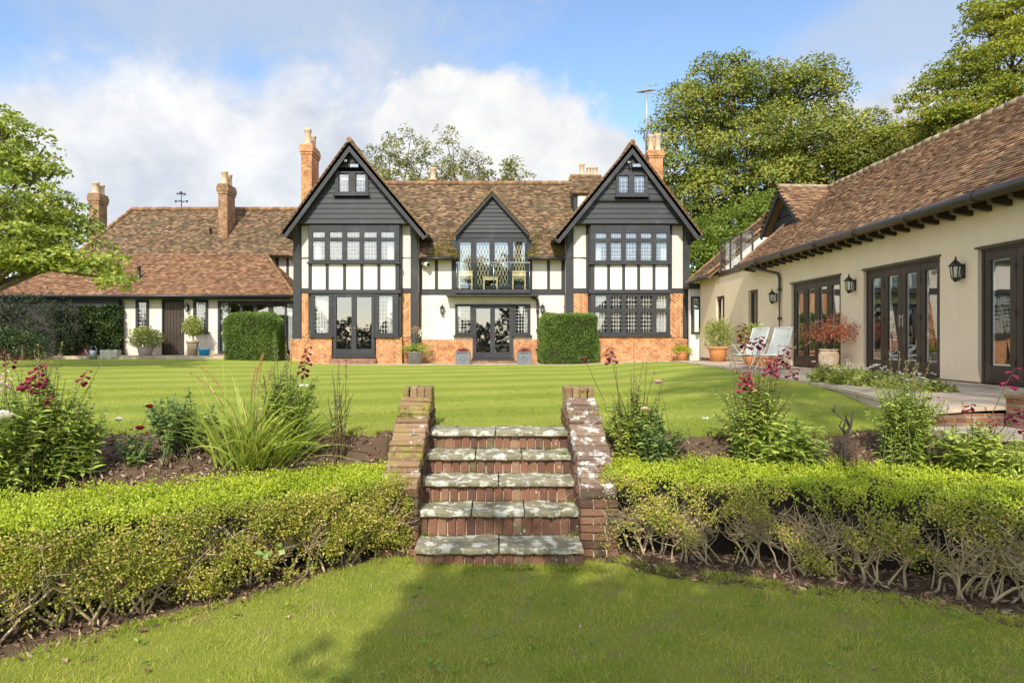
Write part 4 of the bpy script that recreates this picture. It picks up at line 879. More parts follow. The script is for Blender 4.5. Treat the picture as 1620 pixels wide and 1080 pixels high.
# ------------------------------------------------------------------ garden wing on the right (its long wall faces left)
XW = 8.07
def YX(px): return F*XW/(px-CX)
def garden_wing():
    t = thing('garden_wing', 'long low beige rendered garden wing with brown tiled roof and dark folding doors', 'house wing', (XW, 15, 1.3))
    pl = PL('x', XW); base, eav = 1.30, 4.42
    doors = [(YX(1330), YX(1252)), (YX(1487), YX(1366)), (8.55, YX(1547)), (4.6, 7.2)]; dz = (1.36, 3.58)
    wins = [(YX(1199), YX(1184), 2.35, 3.62), (YX(1146), YX(1133), 2.0, 3.62)]
    mb = MB(); mb.holes(pl, 3.6, 27.0, base+.06, eav, -.3, 0, [(a, dz[0]-.2, b, dz[1]) for a, b in doors]+[(a, z0, b, z1) for a, b, z0, z1 in wins]); mb.build('wall', m['beige'], t)
    mb = MB(); prev = 3.6
    for a, b in sorted(doors): mb.box(XW+.03, XW+.29, prev, a-.002, base-.25, base+.058); prev = b+.002
    mb.box(XW+.03, XW+.29, prev, 27, base-.25, base+.058); mb.build('wall_foot', m['brickdark'], t)
    for a, b in doors:                               # folding doors: outer frame, four leaves with panes
        e = .003; mb = MB(); mb.holes(pl, a+e, b-e, dz[0], dz[1]-e, -.16, -.06, [(a+.06, dz[0]+.03, b-.06, dz[1]-.06)]); fr = mb.build('door_frame', m['brown'], t)
        mb = MB(); mb.pbox(pl, a-.04, b+.04, -.05, .035, dz[1]+.001, dz[1]+.03); mb.build('drip_bead', m['gutter'], t)
        n = 4 if b-a > 2.2 else 3; a0, b0 = a+.062, b-.062; w = (b0-a0)/n
        for k in range(n):
            l0, l1 = a0+w*k+.004, a0+w*(k+1)-.004; z0, z1 = dz[0]+.035, dz[1]-.065; mb = MB()
            mb.holes(pl, l0, l1, z0, z1, -.135, -.07, [(l0+.125, z0+.25, l1-.125, z1-.14)]); lf = bevel(mb.build('door_leaf', m['brown'], t), .006, 1)
            g = MB(); o = rng.normal(0, .006); g.add([pl.t(l0+.12, -.10+o, z0+.245), pl.t(l1-.12, -.10-o, z0+.245), pl.t(l1-.12, -.10-o*.4, z1-.135), pl.t(l0+.12, -.10+o*.4, z1-.135)], [(0, 1, 2, 3)]); g.build('pane', m['glass'], lf)
            s_ = MB(); s_.holes(pl, l0+.127, l1-.127, z0+.252, z1-.142, -.132, -.112, [(l0+.150, z0+.275, l1-.150, z1-.165)]); s_.build('glazing_bead', m['white'], lf)
            for zz in (z0+.3, z0+1.1, z1-.3): hg = MB(); hg.pbox(pl, (l0 if k % 2 else l1)-.012, (l0 if k % 2 else l1)+.012, -.072, -.058, zz-.05, zz+.05); hg.build('hinge', m['gutter'], lf)
            if k in (1, n-2):
                q = MB(); yy = l0+.05 if k == n-2 else l1-.05; q.pbox(pl, yy-.016, yy+.016, -.07, -.055, z0+.93, z0+1.17); p = np.array(pl.t(yy, -.03, z0+1.12)); q.tube([p+(.03, 0, 0), p, p+(0, .11 if k == 1 else -.11, 0)], .011, 6); q.build('handle', m['steel'], lf)
    for a, b, z0, z1 in wins:
        mb = MB(); mb.holes(pl, a+.002, b-.002, z0+.002, z1-.002, -.16, -.08, [(a+.09, z0+.09, b-.09, z1-.09)]); w = mb.build('window', m['brown'], t)
        g = MB(); g.add([pl.t(a+.085, -.12, z0+.085), pl.t(b-.085, -.12, z0+.085), pl.t(b-.085, -.12, z1-.085), pl.t(a+.085, -.12, z1-.085)], [(0, 1, 2, 3)]); g.build('pane', m['glass'], w)
    # roofs
    ex, ezz, rx, rz_ = 7.60, 4.36, 10.6, 6.88; v = np.array([rx-ex, 0, rz_-ezz]); L = np.linalg.norm(v); e1 = 21.5
    dap = 1.86; Ld = L
    roof(t, (ex, 3.2, ezz), (0, 1, 0), v, [(0, 0), (e1-3.2, 0), (e1-3.2, Ld*.5), (20.4-3.2, Ld*.5), (21.2-3.2, L*.97), (21.2-3.2, L), (0, L)], 'tilewing', .10, .165, sag=.008)
    roof(t, (2*rx-ex, 3.2, ezz), (0, 1, 0), v*[-1, 1, 1], [(0, 0), (e1-3.2, 0), (e1-3.2, L), (0, L)], 'tilewing', .3, .5, name='rear_roof')
    roof(t, (ex, 24.65, ezz), (0, 1, 0), v, [(0, 0), (2.5, 0), (2.5, L), (0, L)], 'tile', .10, .165, name='far_roof')
    roof(t, (2*rx-ex, 21.5, ezz), (0, 1, 0), v*[-1, 1, 1], [(0, 0), (5.6, 0), (5.6, L), (0, L)], 'tile', .3, .5, name='rear_roof')
    ridge(t, (rx, 3.2, rz_+.03), (rx, 21.7, rz_+.03), .075, 'ridgepale'); ridge(t, (rx, 24.65, rz_+.04), (rx, 27.1, rz_+.04), .1)
    ridge(t, (ex+.02, 24.66, ezz+.04), (rx, 24.66, rz_+.04), .06, name='verge_tiles'); ridge(t, (ex+.02, 27.12, ezz+.04), (rx, 27.12, rz_+.04), .06, name='verge_tiles'); ridge(t, (ex+.02, e1, ezz+.04), (9.1, e1, 5.66), .06, 'tilewing', 'verge_tiles')
    for yv in (24.72, 26.9):
        mb = MB(); mb.prism([(XW, yv, 4.30), (13.1, yv, 4.30), (13.1, yv, 4.6), (rx, yv, rz_-.16), (XW, yv, eav+.22)], (0, .1, 0)); mb.build('gable_wall', m['panel'], t)
    mb = MB(); mb.prism([(XW, 21.3, eav+.005), (13.1, 21.3, eav), (13.1, 21.3, 4.6), (rx, 21.3, rz_-.16), (XW, 21.3, eav+.22)], (0, .1, 0)); mb.build('gable_wall', m['panel'], t)
    mb = MB(); mb.box(XW-.02, 11, 21.45, 24.70, eav+.002, eav+.06); mb.build('balcony_floor', m['slab'], t)
    mb = MB(); mb.box(XW-.05, XW-.002, 21.45, 24.7, eav-.10, eav+.07); mb.build('fascia', m['brown'], t)
    bal = MB()
    for yy in (21.55, 22.55, 23.6, 24.6): bal.box(XW+.0, XW+.05, yy-.025, yy+.025, eav+.06, eav+1.12)
    bal.box(XW, XW+.05, 21.5, 24.65, eav+1.10, eav+1.14); bo = bal.build('balustrade', m['gutter'], t)
    for a, b in ((21.6, 22.5), (22.6, 23.55), (23.65, 24.55)):
        g = MB(); g.box(XW+.02, XW+.032, a, b, eav+.12, eav+1.08); g.build('glass_panel', m['railglass'], bo)
    # cross gable (dormer) at the end of the main ridge
    fx, yc, y0, y1, za, zf = 9.18, 21.75, 20.25, 23.25, 6.90, 5.62
    mb = MB(); mb.prism([(fx+.12, y0+.2, 4.4), (fx+.12, y1-.2, 4.4), (fx+.12, y1-.2, zf-.02), (fx+.12, yc, za-.18), (fx+.12, y0+.2, zf-.02)], (.08, 0, 0)); mb.build('dormer_wall', m['board'], t)
    mb = MB()
    for k in range(5): zz = 4.9+.28*k; hw = min(1.28, (za-.2-zz)/.86); mb.box(fx+.085, fx+.118, yc-hw, yc+hw, zz, zz+.22)
    mb.build('dormer_boards', m['board'], t)
    for yy in (y0, y1):
        d = np.array([0, yc-yy, za-zf]); Ls = np.linalg.norm(d); roof(t, (fx-.18, yy, zf), (1, 0, 0), d, [(0, 0), (2.3, 0), (2.3, Ls), (0, Ls)], 'tilewing', .10, .165, 'dormer_roof')
        mb = MB(); a, b = np.array((fx-.17, yy, zf-.12)), np.array((fx-.17, yc, za-.12)); mb.beam(a, b, .05, .17, (1, 0, 0) if 0 else (0, 0, 1)); mb.build('bargeboard', m['timber'], t)
    ridge(t, (fx-.2, yc, za+.04), (rx, yc, za+.03), .07, 'ridgepale')
    # gutter, brackets, downpipe
    mb = MB(); mb.tube([(7.545, 3.2, ezz-.03), (7.545, 21.55, ezz-.03)], .075, 12)
    for yy in np.arange(3.6, 21.5, 1.8): mb.tube([(7.545, yy-.05, ezz-.03), (7.545, yy+.05, ezz-.03)], .09, 12)
    mb.build('gutter', m['gutter'], t)
    mb = MB(); mb.tube([(7.56, 24.6, ezz-.03), (7.56, 27.15, ezz-.03)], .06, 10); mb.build('gutter', m['gutter'], t)
    for k in range(38):
        yy = 5.0+.44*k
        if yy > 21.4: break
        mb = MB(); th = np.linspace(0, math.pi/2, 6); pr = [(XW-.001, ezz+.0), (7.63, ezz+.0), (7.63, ezz-.06)]+[(7.63+.24*math.sin(a)*.5, ezz-.06-.10*(1-math.cos(a))) for a in th[1:]]+[(XW-.001, ezz-.20)]
        mb.prism([(x, yy-.05, z) for x, z in pr], (0, .10, 0)); mb.build('rafter_end', m['brown'], t)
    yd = YX(1237); downpipe(t, [(7.56, yd+1.0, ezz-.08), (7.62, yd+.9, ezz-.2), (XW-.08, yd+.08, ezz-.42), (XW-.07, yd, ezz-.55), (XW-.07, yd, 1.35)], .04, 'gutter')
    # inside
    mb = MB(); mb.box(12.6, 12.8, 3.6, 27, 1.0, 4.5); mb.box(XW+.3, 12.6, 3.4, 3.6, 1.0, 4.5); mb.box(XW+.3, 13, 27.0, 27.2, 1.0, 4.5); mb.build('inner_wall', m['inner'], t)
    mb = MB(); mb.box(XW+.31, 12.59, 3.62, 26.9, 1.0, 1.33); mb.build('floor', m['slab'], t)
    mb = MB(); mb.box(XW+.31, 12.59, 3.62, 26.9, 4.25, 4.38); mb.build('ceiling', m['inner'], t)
    return t
garden_wing()
def link():
    t = thing('link_porch', 'narrow flat roofed link with a slim window between timber house and garden wing', 'porch', (8.2, 27.2, 1.1)); f = Face(27.3, t)
    mb = MB(); a0, z0, a1, z1 = f.r(1091, 456, 1112, 570); mb.holes(f.pl, a0, a1, z0, z1, -.2, 0, [f.r(1093, 469, 1108, 528)]); mb.build('wall', m['panel'], t)
    f.window((1093, 469, 1108, 528), [(1095, 472, 1106, 525)], (3, 1))
    mb = MB(); f.slab(mb, (1088, 449, 1118, 457), -1.4, .18); mb.build('flat_roof', m['timber'], t)
    mb = MB(); mb.box(X(1092, 27.3), X(1111, 27.3), 28.4, 28.6, 1.0, Z(457, 27.3)); mb.build('rear_wall', m['inner'], t)
    downpipe(t, [P(1112, 456, 27.05), P(1112, 566, 27.05)], .05, 'timber')
link()
# ------------------------------------------------------------------ service wing on the left
def service_wing():
    Y = 30.5; t = thing('service_wing', 'single storey cream service wing with big red tiled roof and open dark carport end', 'house wing', (-13, 30.5, 1.38)); f = Face(Y, t)
    top, bot = 462, 562
    f.wall((193, top, 470, bot), [(215, 474.5, 236, 525), (256, 474, 291.5, 566), (306, 474, 329.5, 525), (345, 476, 466, 559)], 'cream')
    f.timber([(193, 561.5, 256, 566), (292, 561.5, 345, 566)], 'plinth_board', -.02, .03)
    f.window((215, 474.5, 236, 525), [(219, 478.5, 232, 521)], (3, 8), sill=True)
    f.window((306, 474, 329.5, 525), [(310, 478, 325.5, 521)], (4, 8), sill=True)
    for a, b in ((220, 231), (311, 324.5)): mb = MB(); mb.box(X(a, Y), X(b, Y), Y+.1, Y+.12, Z(486, Y), Z(478, Y)); mb.build('blind', m['curtain'], t)
    mb = MB(); a0, z0, a1, z1 = f.r(256, 474, 291.5, 561); mb.holes(f.pl, a0+.002, a1-.002, z0, z1-.002, -.14, .02, [(a0+.07, z0-.1, a1-.07, z1-.08)])
    d = mb.build('plank_door', m['timber'], t); n = 6
    for k in range(n):
        q = MB(); w = (a1-a0-.14)/n; q.pbox(f.pl, a0+.07+w*k+.004, a0+.07+w*(k+1)-.004, -.12, -.06, z0+.03, z1-.082); bevel(q.build('plank', m['brown'], d), .006, 1)
    f.handle(d, 288.5, 522)
    w = f.window((345, 476, 466, 559), [(348.5, 479, 361.5, 555), (363, 479, 380, 555), (384, 482, 402, 555), (407, 482, 425, 555), (432, 479, 451, 555), (453, 479, 463, 555)], None, 'glazed_screen'); f.handle(w, 404, 522)
    curtain(w, X(348, Y), X(361, Y), Y+.2, Z(556, Y), Z(478, Y)); curtain(w, X(453, Y), X(463, Y), Y+.2, Z(556, Y), Z(478, Y))
    mb = MB(); f.slab(mb, (343, 559.5, 468, 580), -.3, .35); mb.build('brick_step', m['brickdark'], t)
    mb = MB(); mb.box(X(190, Y), X(470, Y), 33.6, 33.8, 1.3, 5); mb.build('inner_wall', m['inner'], t)
    mb = MB(); mb.box(X(190, Y), X(470, Y), 30.78, 33.6, 1.2, 1.4); mb.build('floor', m['brown'], t)
    mb = MB(); mb.box(X(193, Y), X(193, Y)+.25, 30.76, 33.6, 1.3, 4.0); mb.build('side_wall', m['cream'], t)
    # lower roof
    ye = 30.0; ze = Z(467, ye); yt = 33.2; zt = Z(402, yt); d = np.array([0, yt-ye, zt-ze]); L = np.linalg.norm(d); xl, xr = X(-12, ye), X(464.5, ye)
    xtl, xtr = X(75, yt), X(420, yt)
    roof(t, (xl, ye, ze), (1, 0, 0), d, [(0, 0), (xr-xl, 0), (xtr-xl, L), (xtl-xl, L)], 'tilered', sag=.015)
    d2 = np.array([-3.2, 0, zt-ze]); hx = xr; roof(t, (hx, ye, ze), (0, 1, 0), (xtr-xr, 0, zt-ze), [(0, 0), (3.2, np.hypot(xtr-xr, zt-ze)), (3.2, 0)], 'tilered', name='hip_roof')
    ridge(t, (xr, ye, ze+.06), (xtr, yt, zt+.06), .07, name='hip_tiles'); ridge(t, (xl, ye, ze+.06), (xtl, yt, zt+.06), .07, name='hip_tiles')
    mb = MB(); mb.tube([(xl, ye-.05, ze-.04), (xr-.05, ye-.05, ze-.04)], .065, 10); mb.build('gutter', m['metalblack'], t)
    mb = MB(); mb.box(xl+.2, xr-.3, ye+.04, ye+.48, ze-.16, ze-.10); mb.build('soffit', m['timber'], t)
    mb = MB(); mb.box(xl+.3, X(193, Y)-.01, Y-.25, Y-.02, ze-.52, ze-.165); mb.build('carport_beam', m['timber'], t)
    for px in (6, 96): mb = MB(); mb.box(X(px, Y)-.1, X(px, Y)+.1, Y-.24, Y-.04, 1.2, ze-.525); mb.build('carport_post', m['timber'], t)
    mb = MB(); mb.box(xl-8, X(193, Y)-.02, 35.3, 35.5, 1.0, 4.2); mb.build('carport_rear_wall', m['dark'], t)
    downpipe(t, [P(184, 468, 30.1), P(186, 472, 30.3), P(192.5, 478, 30.38), P(193, 483, 30.4), P(193, 560, 30.4)], .045)
    # upper roof
    yr = 36.2; zr = Z(331, yr); d = np.array([0, yr-yt, zr-zt]); L = np.linalg.norm(d); xl, xr = X(120, yt), X(470, yt)-.0; rl = X(209, yr)
    roof(t, (xl, yt, zt-.05), (1, 0, 0), d, [(0, 0), (xr+.6-xl, 0), (xr+.6-xl, L), (rl-xl, L)], 'tile', sag=.02)
    ridge(t, (rl, yr, zr), (xr+.6, yr, zr), .12); ridge(t, (xl, yt, zt), (rl, yr, zr), .09, name='hip_tiles')
    roof(t, (xl, 2*yr-yt, zt-.05), (0, -1, 0), (rl-xl, 0, zr-zt), [(0, 0), (2*(yr-yt), 0), (yr-yt, np.hypot(rl-xl, zr-zt))], 'tile', name='hip_roof')
    mb = MB(); mb.prism([(xl, 2*yr-yt, zt-.05), (xr+.6, 2*yr-yt, zt-.05), (xr+.6, yr, zr-.1), (rl, yr, zr-.1)], (0, -.1, -.1)); mb.build('rear_roof', m['tile'], t)
    f2 = Face(33.75, t); mb = MB(); f2.slab(mb, (200, 403, 480, 480), -.2, 0); mb.build('upper_wall', m['cream'], t); f2.timber([(436, 404, 441, 470), (453, 404, 457, 470)])
    # chimneys on this wing
    c = chimney(t, 342, 361, 290, 388, 34.2, 1.15, [(352, 11, 269, .22), (352, 11, 270, .72)], 'brickbrown', cap=.85)
    mb = MB(); mb.box(X(342.5, 34.2), X(360.5, 34.2), 34.13, 34.19, Z(389, 34.2), Z(380, 34.2)); mb.build('flashing', m['galv'], c)
    chimney(t, 137, 157, 305, 400, 36.5, .95, [(147.5, 11, 287, .25), (148, 11, 288, .75)], 'brickbrown', cap=.8)
    for px, py, yy in ((220, 442, 31.2), (333, 380, 34.5)):
        mb = MB(); p = P(px, py, yy); mb.lathe([(.13, -.1), (.12, .02), (.075, .06), (.07, .55), (.08, .56), (.08, .62), (0, .63)], p, 14); mb.build('vent_pipe', m['metalblack'], t)
    return t
service_wing()
# ------------------------------------------------------------------ trees
def tree(name, label, base, crown, nclump, per, leaf, clump_r, leafmat, trunk_r, seed, group=None, barkmat='bark', flat=.55, limbs=True, cat='tree', twigs=.25, shell=.5, bare=0, rs=1.):
    global rng
    keep = rng; rng = np.random.default_rng(seed); t = thing(name, label, cat, tuple(float(v) for v in base), group)
    base = np.array(base, float); crown = [(np.array(c, float), np.array(r if hasattr(r, '__len__') else (r, r, r), float)*rs) for c, r in crown]
    cen = np.mean([c for c, _ in crown], 0); tk = MB(); lf = MB()
    fork = base+(cen-base)*[.6, .6, .55]
    if trunk_r:
        tk.tube([base-(0, 0, .1), base+(fork-base)*.3+rng.normal(0, trunk_r*.4, 3), base+(fork-base)*.65+rng.normal(0, trunk_r*.6, 3), fork], [trunk_r*1.35, trunk_r, trunk_r*.85, trunk_r*.7], 9)
    vol = np.array([np.prod(r)**(2/3) for _, r in crown]); cnt = np.maximum(1, (nclump*vol/vol.sum()).astype(int))
    for (c, r), n in zip(crown, cnt):
        if trunk_r:
            s0 = base+(fork-base)*rng.uniform(.55, 1); mid = s0+(c-s0)*.5+rng.normal(0, .1, 3)*np.linalg.norm(c-s0)*.6; mid[2] += .1*np.linalg.norm(c-s0)
            tk.tube([s0, mid, c], [trunk_r*.5, trunk_r*.32, trunk_r*.15], 7, False)
        d = rng.normal(size=(n, 3)); d /= np.linalg.norm(d, axis=1)[:, None]; rad = shell+(1.05-shell)*rng.random(n)**.6; rad[rng.random(n) < .14] *= 1.2
        q = c+d*r*rad[:, None]
        q += rng.normal(0, .08, (n, 3))*r
        for k in range(n):
            if trunk_r and (rng.random() < twigs):
                a = c+(q[k]-c)*rng.uniform(0, .25); mm_ = (a+q[k])/2+rng.normal(0, .08, 3)*np.linalg.norm(q[k]-a); tk.tube([a, mm_, q[k]], [trunk_r*.13, trunk_r*.085, trunk_r*.03], 5, False)
            if rng.random() < bare: continue
            npk = int(per*rng.uniform(.55, 1.4)); cr = clump_r*rng.uniform(.6, 1.4)
            o = rng.normal(size=(npk, 3)); o /= np.linalg.norm(o, axis=1)[:, None]; o[:, 2] = np.abs(o[:, 2])*1.1-.25; uo = o*1.; o = o*(.45+.55*rng.random(npk)**.5)[:, None]*cr*[1, 1, flat*1.5]
            dd = rng.normal(size=(npk, 3))*[1, 1, .6]+uo*.7+d[k]*.3+[0, 0, -.25]
            lf.leaves(q[k]+o, leaf, leaf*.62, dd, .5, .15, .1, face=uo*[.8, .8, .6]+d[k]*.25)
    if trunk_r: tk.build('trunk', m[barkmat], t)
    lf.build('crown', m[leafmat], t); rng = keep
    return t
m['leaf_mag'] = M_leaf('magnolia_leaf', [(0, (.05, .078, .014)), (.35, (.125, .16, .026)), (.7, (.215, .245, .040)), (1, (.30, .315, .07))], .35, .42, ((.50, .36, .03), .012), k=1.7, rnd=.35)
m['leaf_syc'] = M_leaf('sycamore_leaf', [(0, (.034, .048, .008)), (.4, (.092, .115, .016)), (.75, (.165, .172, .028)), (1, (.25, .22, .045))], .18, .55, ((.26, .17, .04), .06), .3, .35, k=1.85, rnd=.35)
m['leaf_beech'] = M_leaf('beech_leaf', [(0, (.045, .068, .008)), (.4, (.125, .155, .016)), (.75, (.22, .225, .024)), (1, (.34, .29, .035))], .35, .5, ((.34, .21, .03), .08), .3, .4, k=1.7, rnd=.35)
m['leaf_birch'] = M_leaf('birch_leaf', [(0, (.07, .075, .02)), (.5, (.14, .145, .035)), (1, (.22, .21, .06))], .3, .5, ((.3, .22, .05), .06), .3, .4, k=1.6, rnd=.35)
m['leaf_laurel'] = M_leaf('laurel_leaf', [(0, (.05, .10, .01)), (.5, (.13, .18, .022)), (1, (.24, .28, .045))], .35, .4, k=1.3)
m['leaf_dark'] = M_leaf('dark_evergreen_leaf', [(0, (.016, .030, .010)), (.5, (.034, .055, .014)), (1, (.065, .09, .022))], .2, .5, k=.85)
m['leaf_ivy'] = M_leaf('ivy_leaf', [(0, (.025, .05, .014)), (.5, (.05, .085, .02)), (1, (.10, .14, .03))], .2, .4, k=.9)
m['leaf_yew'] = M_leaf('yew_leaf', [(0, (.028, .050, .012)), (.5, (.058, .092, .016)), (1, (.105, .145, .024))], .2, .5, k=2.3)
def lobes(Y, L, dy=0):                                # crown lobes read off the photograph: px, py, radius px, depth offset m
    return [(P(px, py, Y+d), (r*Y/F, r*Y/F*1.05, r*Y/F*(e if e else .8))) for px, py, r, d, e in L]
tree('magnolia_tree', 'broad light green tree at the left edge hanging over the tiled carport roof', (-16.8, 20.5, 1.15),
     lobes(20.5, [(-70, 330, 110, 1, .9), (-20, 215, 55, .5, .8), (15, 205, 34, 0, .7), (0, 270, 60, 0, .6), (60, 262, 26, -.3, .5), (88, 268, 20, 0, .42), (72, 232, 12, 0, .6), (40, 320, 55, -.6, .5), (70, 345, 48, 0, .5), (20, 380, 70, -.8, .55), (100, 395, 55, -.4, .5), (150, 420, 42, -.5, .42), (168, 440, 30, -.9, .4), (60, 415, 52, -1, .35), (-40, 405, 85, -.5, .5), (110, 358, 36, .2, .4)]),
     430, 55, .16, .40, 'leaf_mag', .20, 101, flat=.42, shell=.55, twigs=.35)
tree('sycamore_tree', 'tallest broad tree behind the house with dense rounded olive green crown', (14.8, 41, 1.0),
     lobes(41, [(1135, 150, 62, 0, .9), (1090, 185, 50, 0, .9), (1200, 160, 60, 1, .9), (1278, 155, 52, .5, 1.0), (1340, 215, 52, .5, .8), (1270, 230, 75, -1.5, .8), (1180, 230, 80, -2, .7), (1090, 260, 58, -1, .8), (1120, 320, 70, -2, .6), (1075, 330, 48, -1, .7), (1210, 300, 70, -2.5, .6), (1310, 270, 62, -1.5, .6), (1368, 205, 26, 0, .7), (1180, 360, 70, -2, .6), (1090, 385, 50, -2, .6), (1270, 320, 60, -2, .6), (1280, 115, 20, .5, 1.2), (1165, 112, 28, 0, .7), (1060, 210, 26, 0, 1)]),
     640, 135, .19, .95, 'leaf_syc', .42, 102, flat=.5, shell=.66, twigs=.5, rs=.90)
tree('beech_tree', 'spreading yellow green tree rising above the garden wing roof at the top right', (27, 33, 1.0),
     lobes(33, [(1640, 40, 70, 0, .6), (1575, 60, 50, 0, .6), (1530, 110, 50, -.5, .5), (1600, 110, 70, -1, .6), (1490, 125, 36, 0, .4), (1455, 155, 34, 0, .4), (1520, 165, 60, -1, .5), (1590, 175, 70, -1.5, .5), (1650, 150, 80, 0, .6), (1470, 195, 46, -1, .45), (1560, 20, 36, 0, .5), (1600, 5, 50, 0, .5), (1530, 195, 60, -1.5, .4)]),
     420, 85, .165, .6, 'leaf_beech', .34, 103, flat=.32, shell=.45, twigs=.4)
tree('hazel_tree', 'lower bushy tree in the gap between the tallest tree and the beech', (22.5, 38, 1.0),
     lobes(38, [(1400, 240, 44, 0, .7), (1440, 225, 36, 0, .6), (1350, 255, 40, 0, .6), (1390, 280, 50, 0, .6), (1470, 240, 34, 0, .6)]), 260, 90, .17, .7, 'leaf_syc', .18, 104, flat=.5, shell=.6)
for k, (lb, L, bs, nn) in enumerate([('thin birch tree behind the house ridge, left of the ridge chimney pot', [(600, 265, 36, 0, .9), (625, 245, 32, 0, .8), (650, 215, 20, 0, .7), (655, 265, 36, 0, 1), (615, 225, 16, 0, .6), (670, 255, 24, 0, .8), (632, 290, 40, 0, .6)], (-6, 47, 1), 120),
                      ('thin birch tree with a bare arching twig, right of the ridge chimney pot', [(705, 215, 16, 0, .8), (716, 225, 13, 0, .8), (712, 255, 30, 0, .6), (735, 270, 34, 0, .7), (757, 260, 18, 0, .8), (700, 282, 36, 0, .6), (750, 290, 34, 0, .5)], (-2.5, 47, 1), 100),
                      ('smallest thin birch tree behind the house ridge, nearest the right gable', [(808, 262, 13, 0, 1.1), (800, 280, 20, 0, .7), (822, 280, 15, 0, .7), (780, 290, 22, 0, .6), (808, 300, 30, 0, .6)], (1, 47, 1), 60)]):
    tree('birch_tree', lb, bs, lobes(47, L), int(nn*.8), 46, .18, .5, 'leaf_birch', .13, 110+k, 'thin birch trees behind the house ridge', 'bark', .7, twigs=.9, shell=.2, bare=.12)
tree('laurel_bush', 'bright green glossy bush behind the gap between house and garden wing', (11.6, 33, 1.0),
     lobes(33, [(1125, 385, 45, 0, .9), (1165, 370, 42, 0, .8), (1105, 425, 40, -.5, .8), (1150, 415, 45, -1, .7), (1195, 350, 36, 0, .7), (1215, 330, 30, .5, .7), (1130, 450, 50, 0, .8)]), 520, 48, .15, .45, 'leaf_laurel', .1, 120, cat='bush', flat=.6, shell=.7)
# dark evergreens filling the carport end on the left
for k, (lb, L, Y, mt, nn, cat, nm) in enumerate([
    ('tall dark evergreen shrub under the carport roof at the left edge', [(10, 510, 46, 0, 1), (-40, 500, 60, 0, 1), (60, 500, 40, 0, 1.1), (40, 545, 36, 0, .7), (90, 520, 28, 0, 1)], 29.2, 'leaf_dark', 330, 'shrub', 'evergreen_shrub'),
    ('feathery mid green shrub in front of the dark evergreen at the left edge', [(10, 540, 26, 0, .6), (40, 545, 26, 0, .6), (-25, 545, 30, 0, .6), (62, 552, 14, 0, .6)], 27.6, 'leaf_ivy', 150, 'shrub', 'feathery_shrub'),
    ('brownish upright conifer beside the ivy covered carport screen', [(112, 520, 18, 0, 2.0), (104, 548, 16, 0, 1), (122, 545, 14, 0, 1.2)], 29.4, 'leaf_dark', 150, 'shrub', 'conifer')]):
    tree(nm, lb, (X(L[0][0], Y), Y, 1.1), lobes(Y, L), nn, 26, .10, .26, mt, .06, 130+k, cat=cat, flat=.7, shell=.5)
def ivy():
    Y = 30.3; t = thing('ivy_screen', 'dense dark ivy covering the carport screen beside the cream wall', 'climber', (X(160, Y), Y, 1.35)); n = 9000
    x = X(128, Y)+(X(193.5, Y)-X(128, Y))*rng.random(n); z = 1.38+(Z(481, Y)-1.38)*rng.random(n); fz = .13*np.sin(x*5)*np.sin(z*6)+.08*np.sin(x*13+z*9)
    z = np.minimum(z, Z(481, Y)-.12*(np.sin(x*6)+1)); q = np.stack([x, Y-.05-fz-np.abs(rng.normal(0, .06, n)), z], 1)
    mb = MB(); d = rng.normal(size=(n, 3))+[0, -.5, -.7]; mb.leaves(q, .11, .09, d, .1, .12); mb.build('leaves', m['leaf_ivy'], t)
    mb = MB(); mb.box(X(128, Y), X(192.5, Y), Y+.12, Y+.2, 1.3, Z(484, Y)); mb.build('screen', m['timber'], t)
    mb = MB()
    for k in range(26): a = X(130+60*random.random(), Y); p = np.array([a, Y+.05, 1.35]); mb.tube([p, p+(rng.normal(0, .2), -.02, .7), p+(rng.normal(0, .4), -.04, 1.5)], [.02, .014, .008], 5, False)
    mb.build('stems', m['bark'], t)
ivy()
def low_wall():
    t = thing('low_brick_wall', 'low weathered brick garden wall below the dark evergreens at the left', 'garden wall', (X(60, 28.6), 28.6, 1.1)); mb = MB(); mb.box(X(-140, 28.6), X(62, 28.6), 28.5, 28.75, 1.0, Z(552, 28.6)); mb.box(X(96, 29.6), X(139, 29.6), 29.6, 29.85, 1.0, Z(546, 29.6)); mb.build('brickwork', m['brickdark'], t)
    mb = MB(); mb.box(X(-141, 28.6), X(63, 28.6), 28.46, 28.79, Z(552, 28.6)+.001, Z(549, 28.6)); bevel(mb.build('coping', m['brickdark'], t), .01, 1)
low_wall()
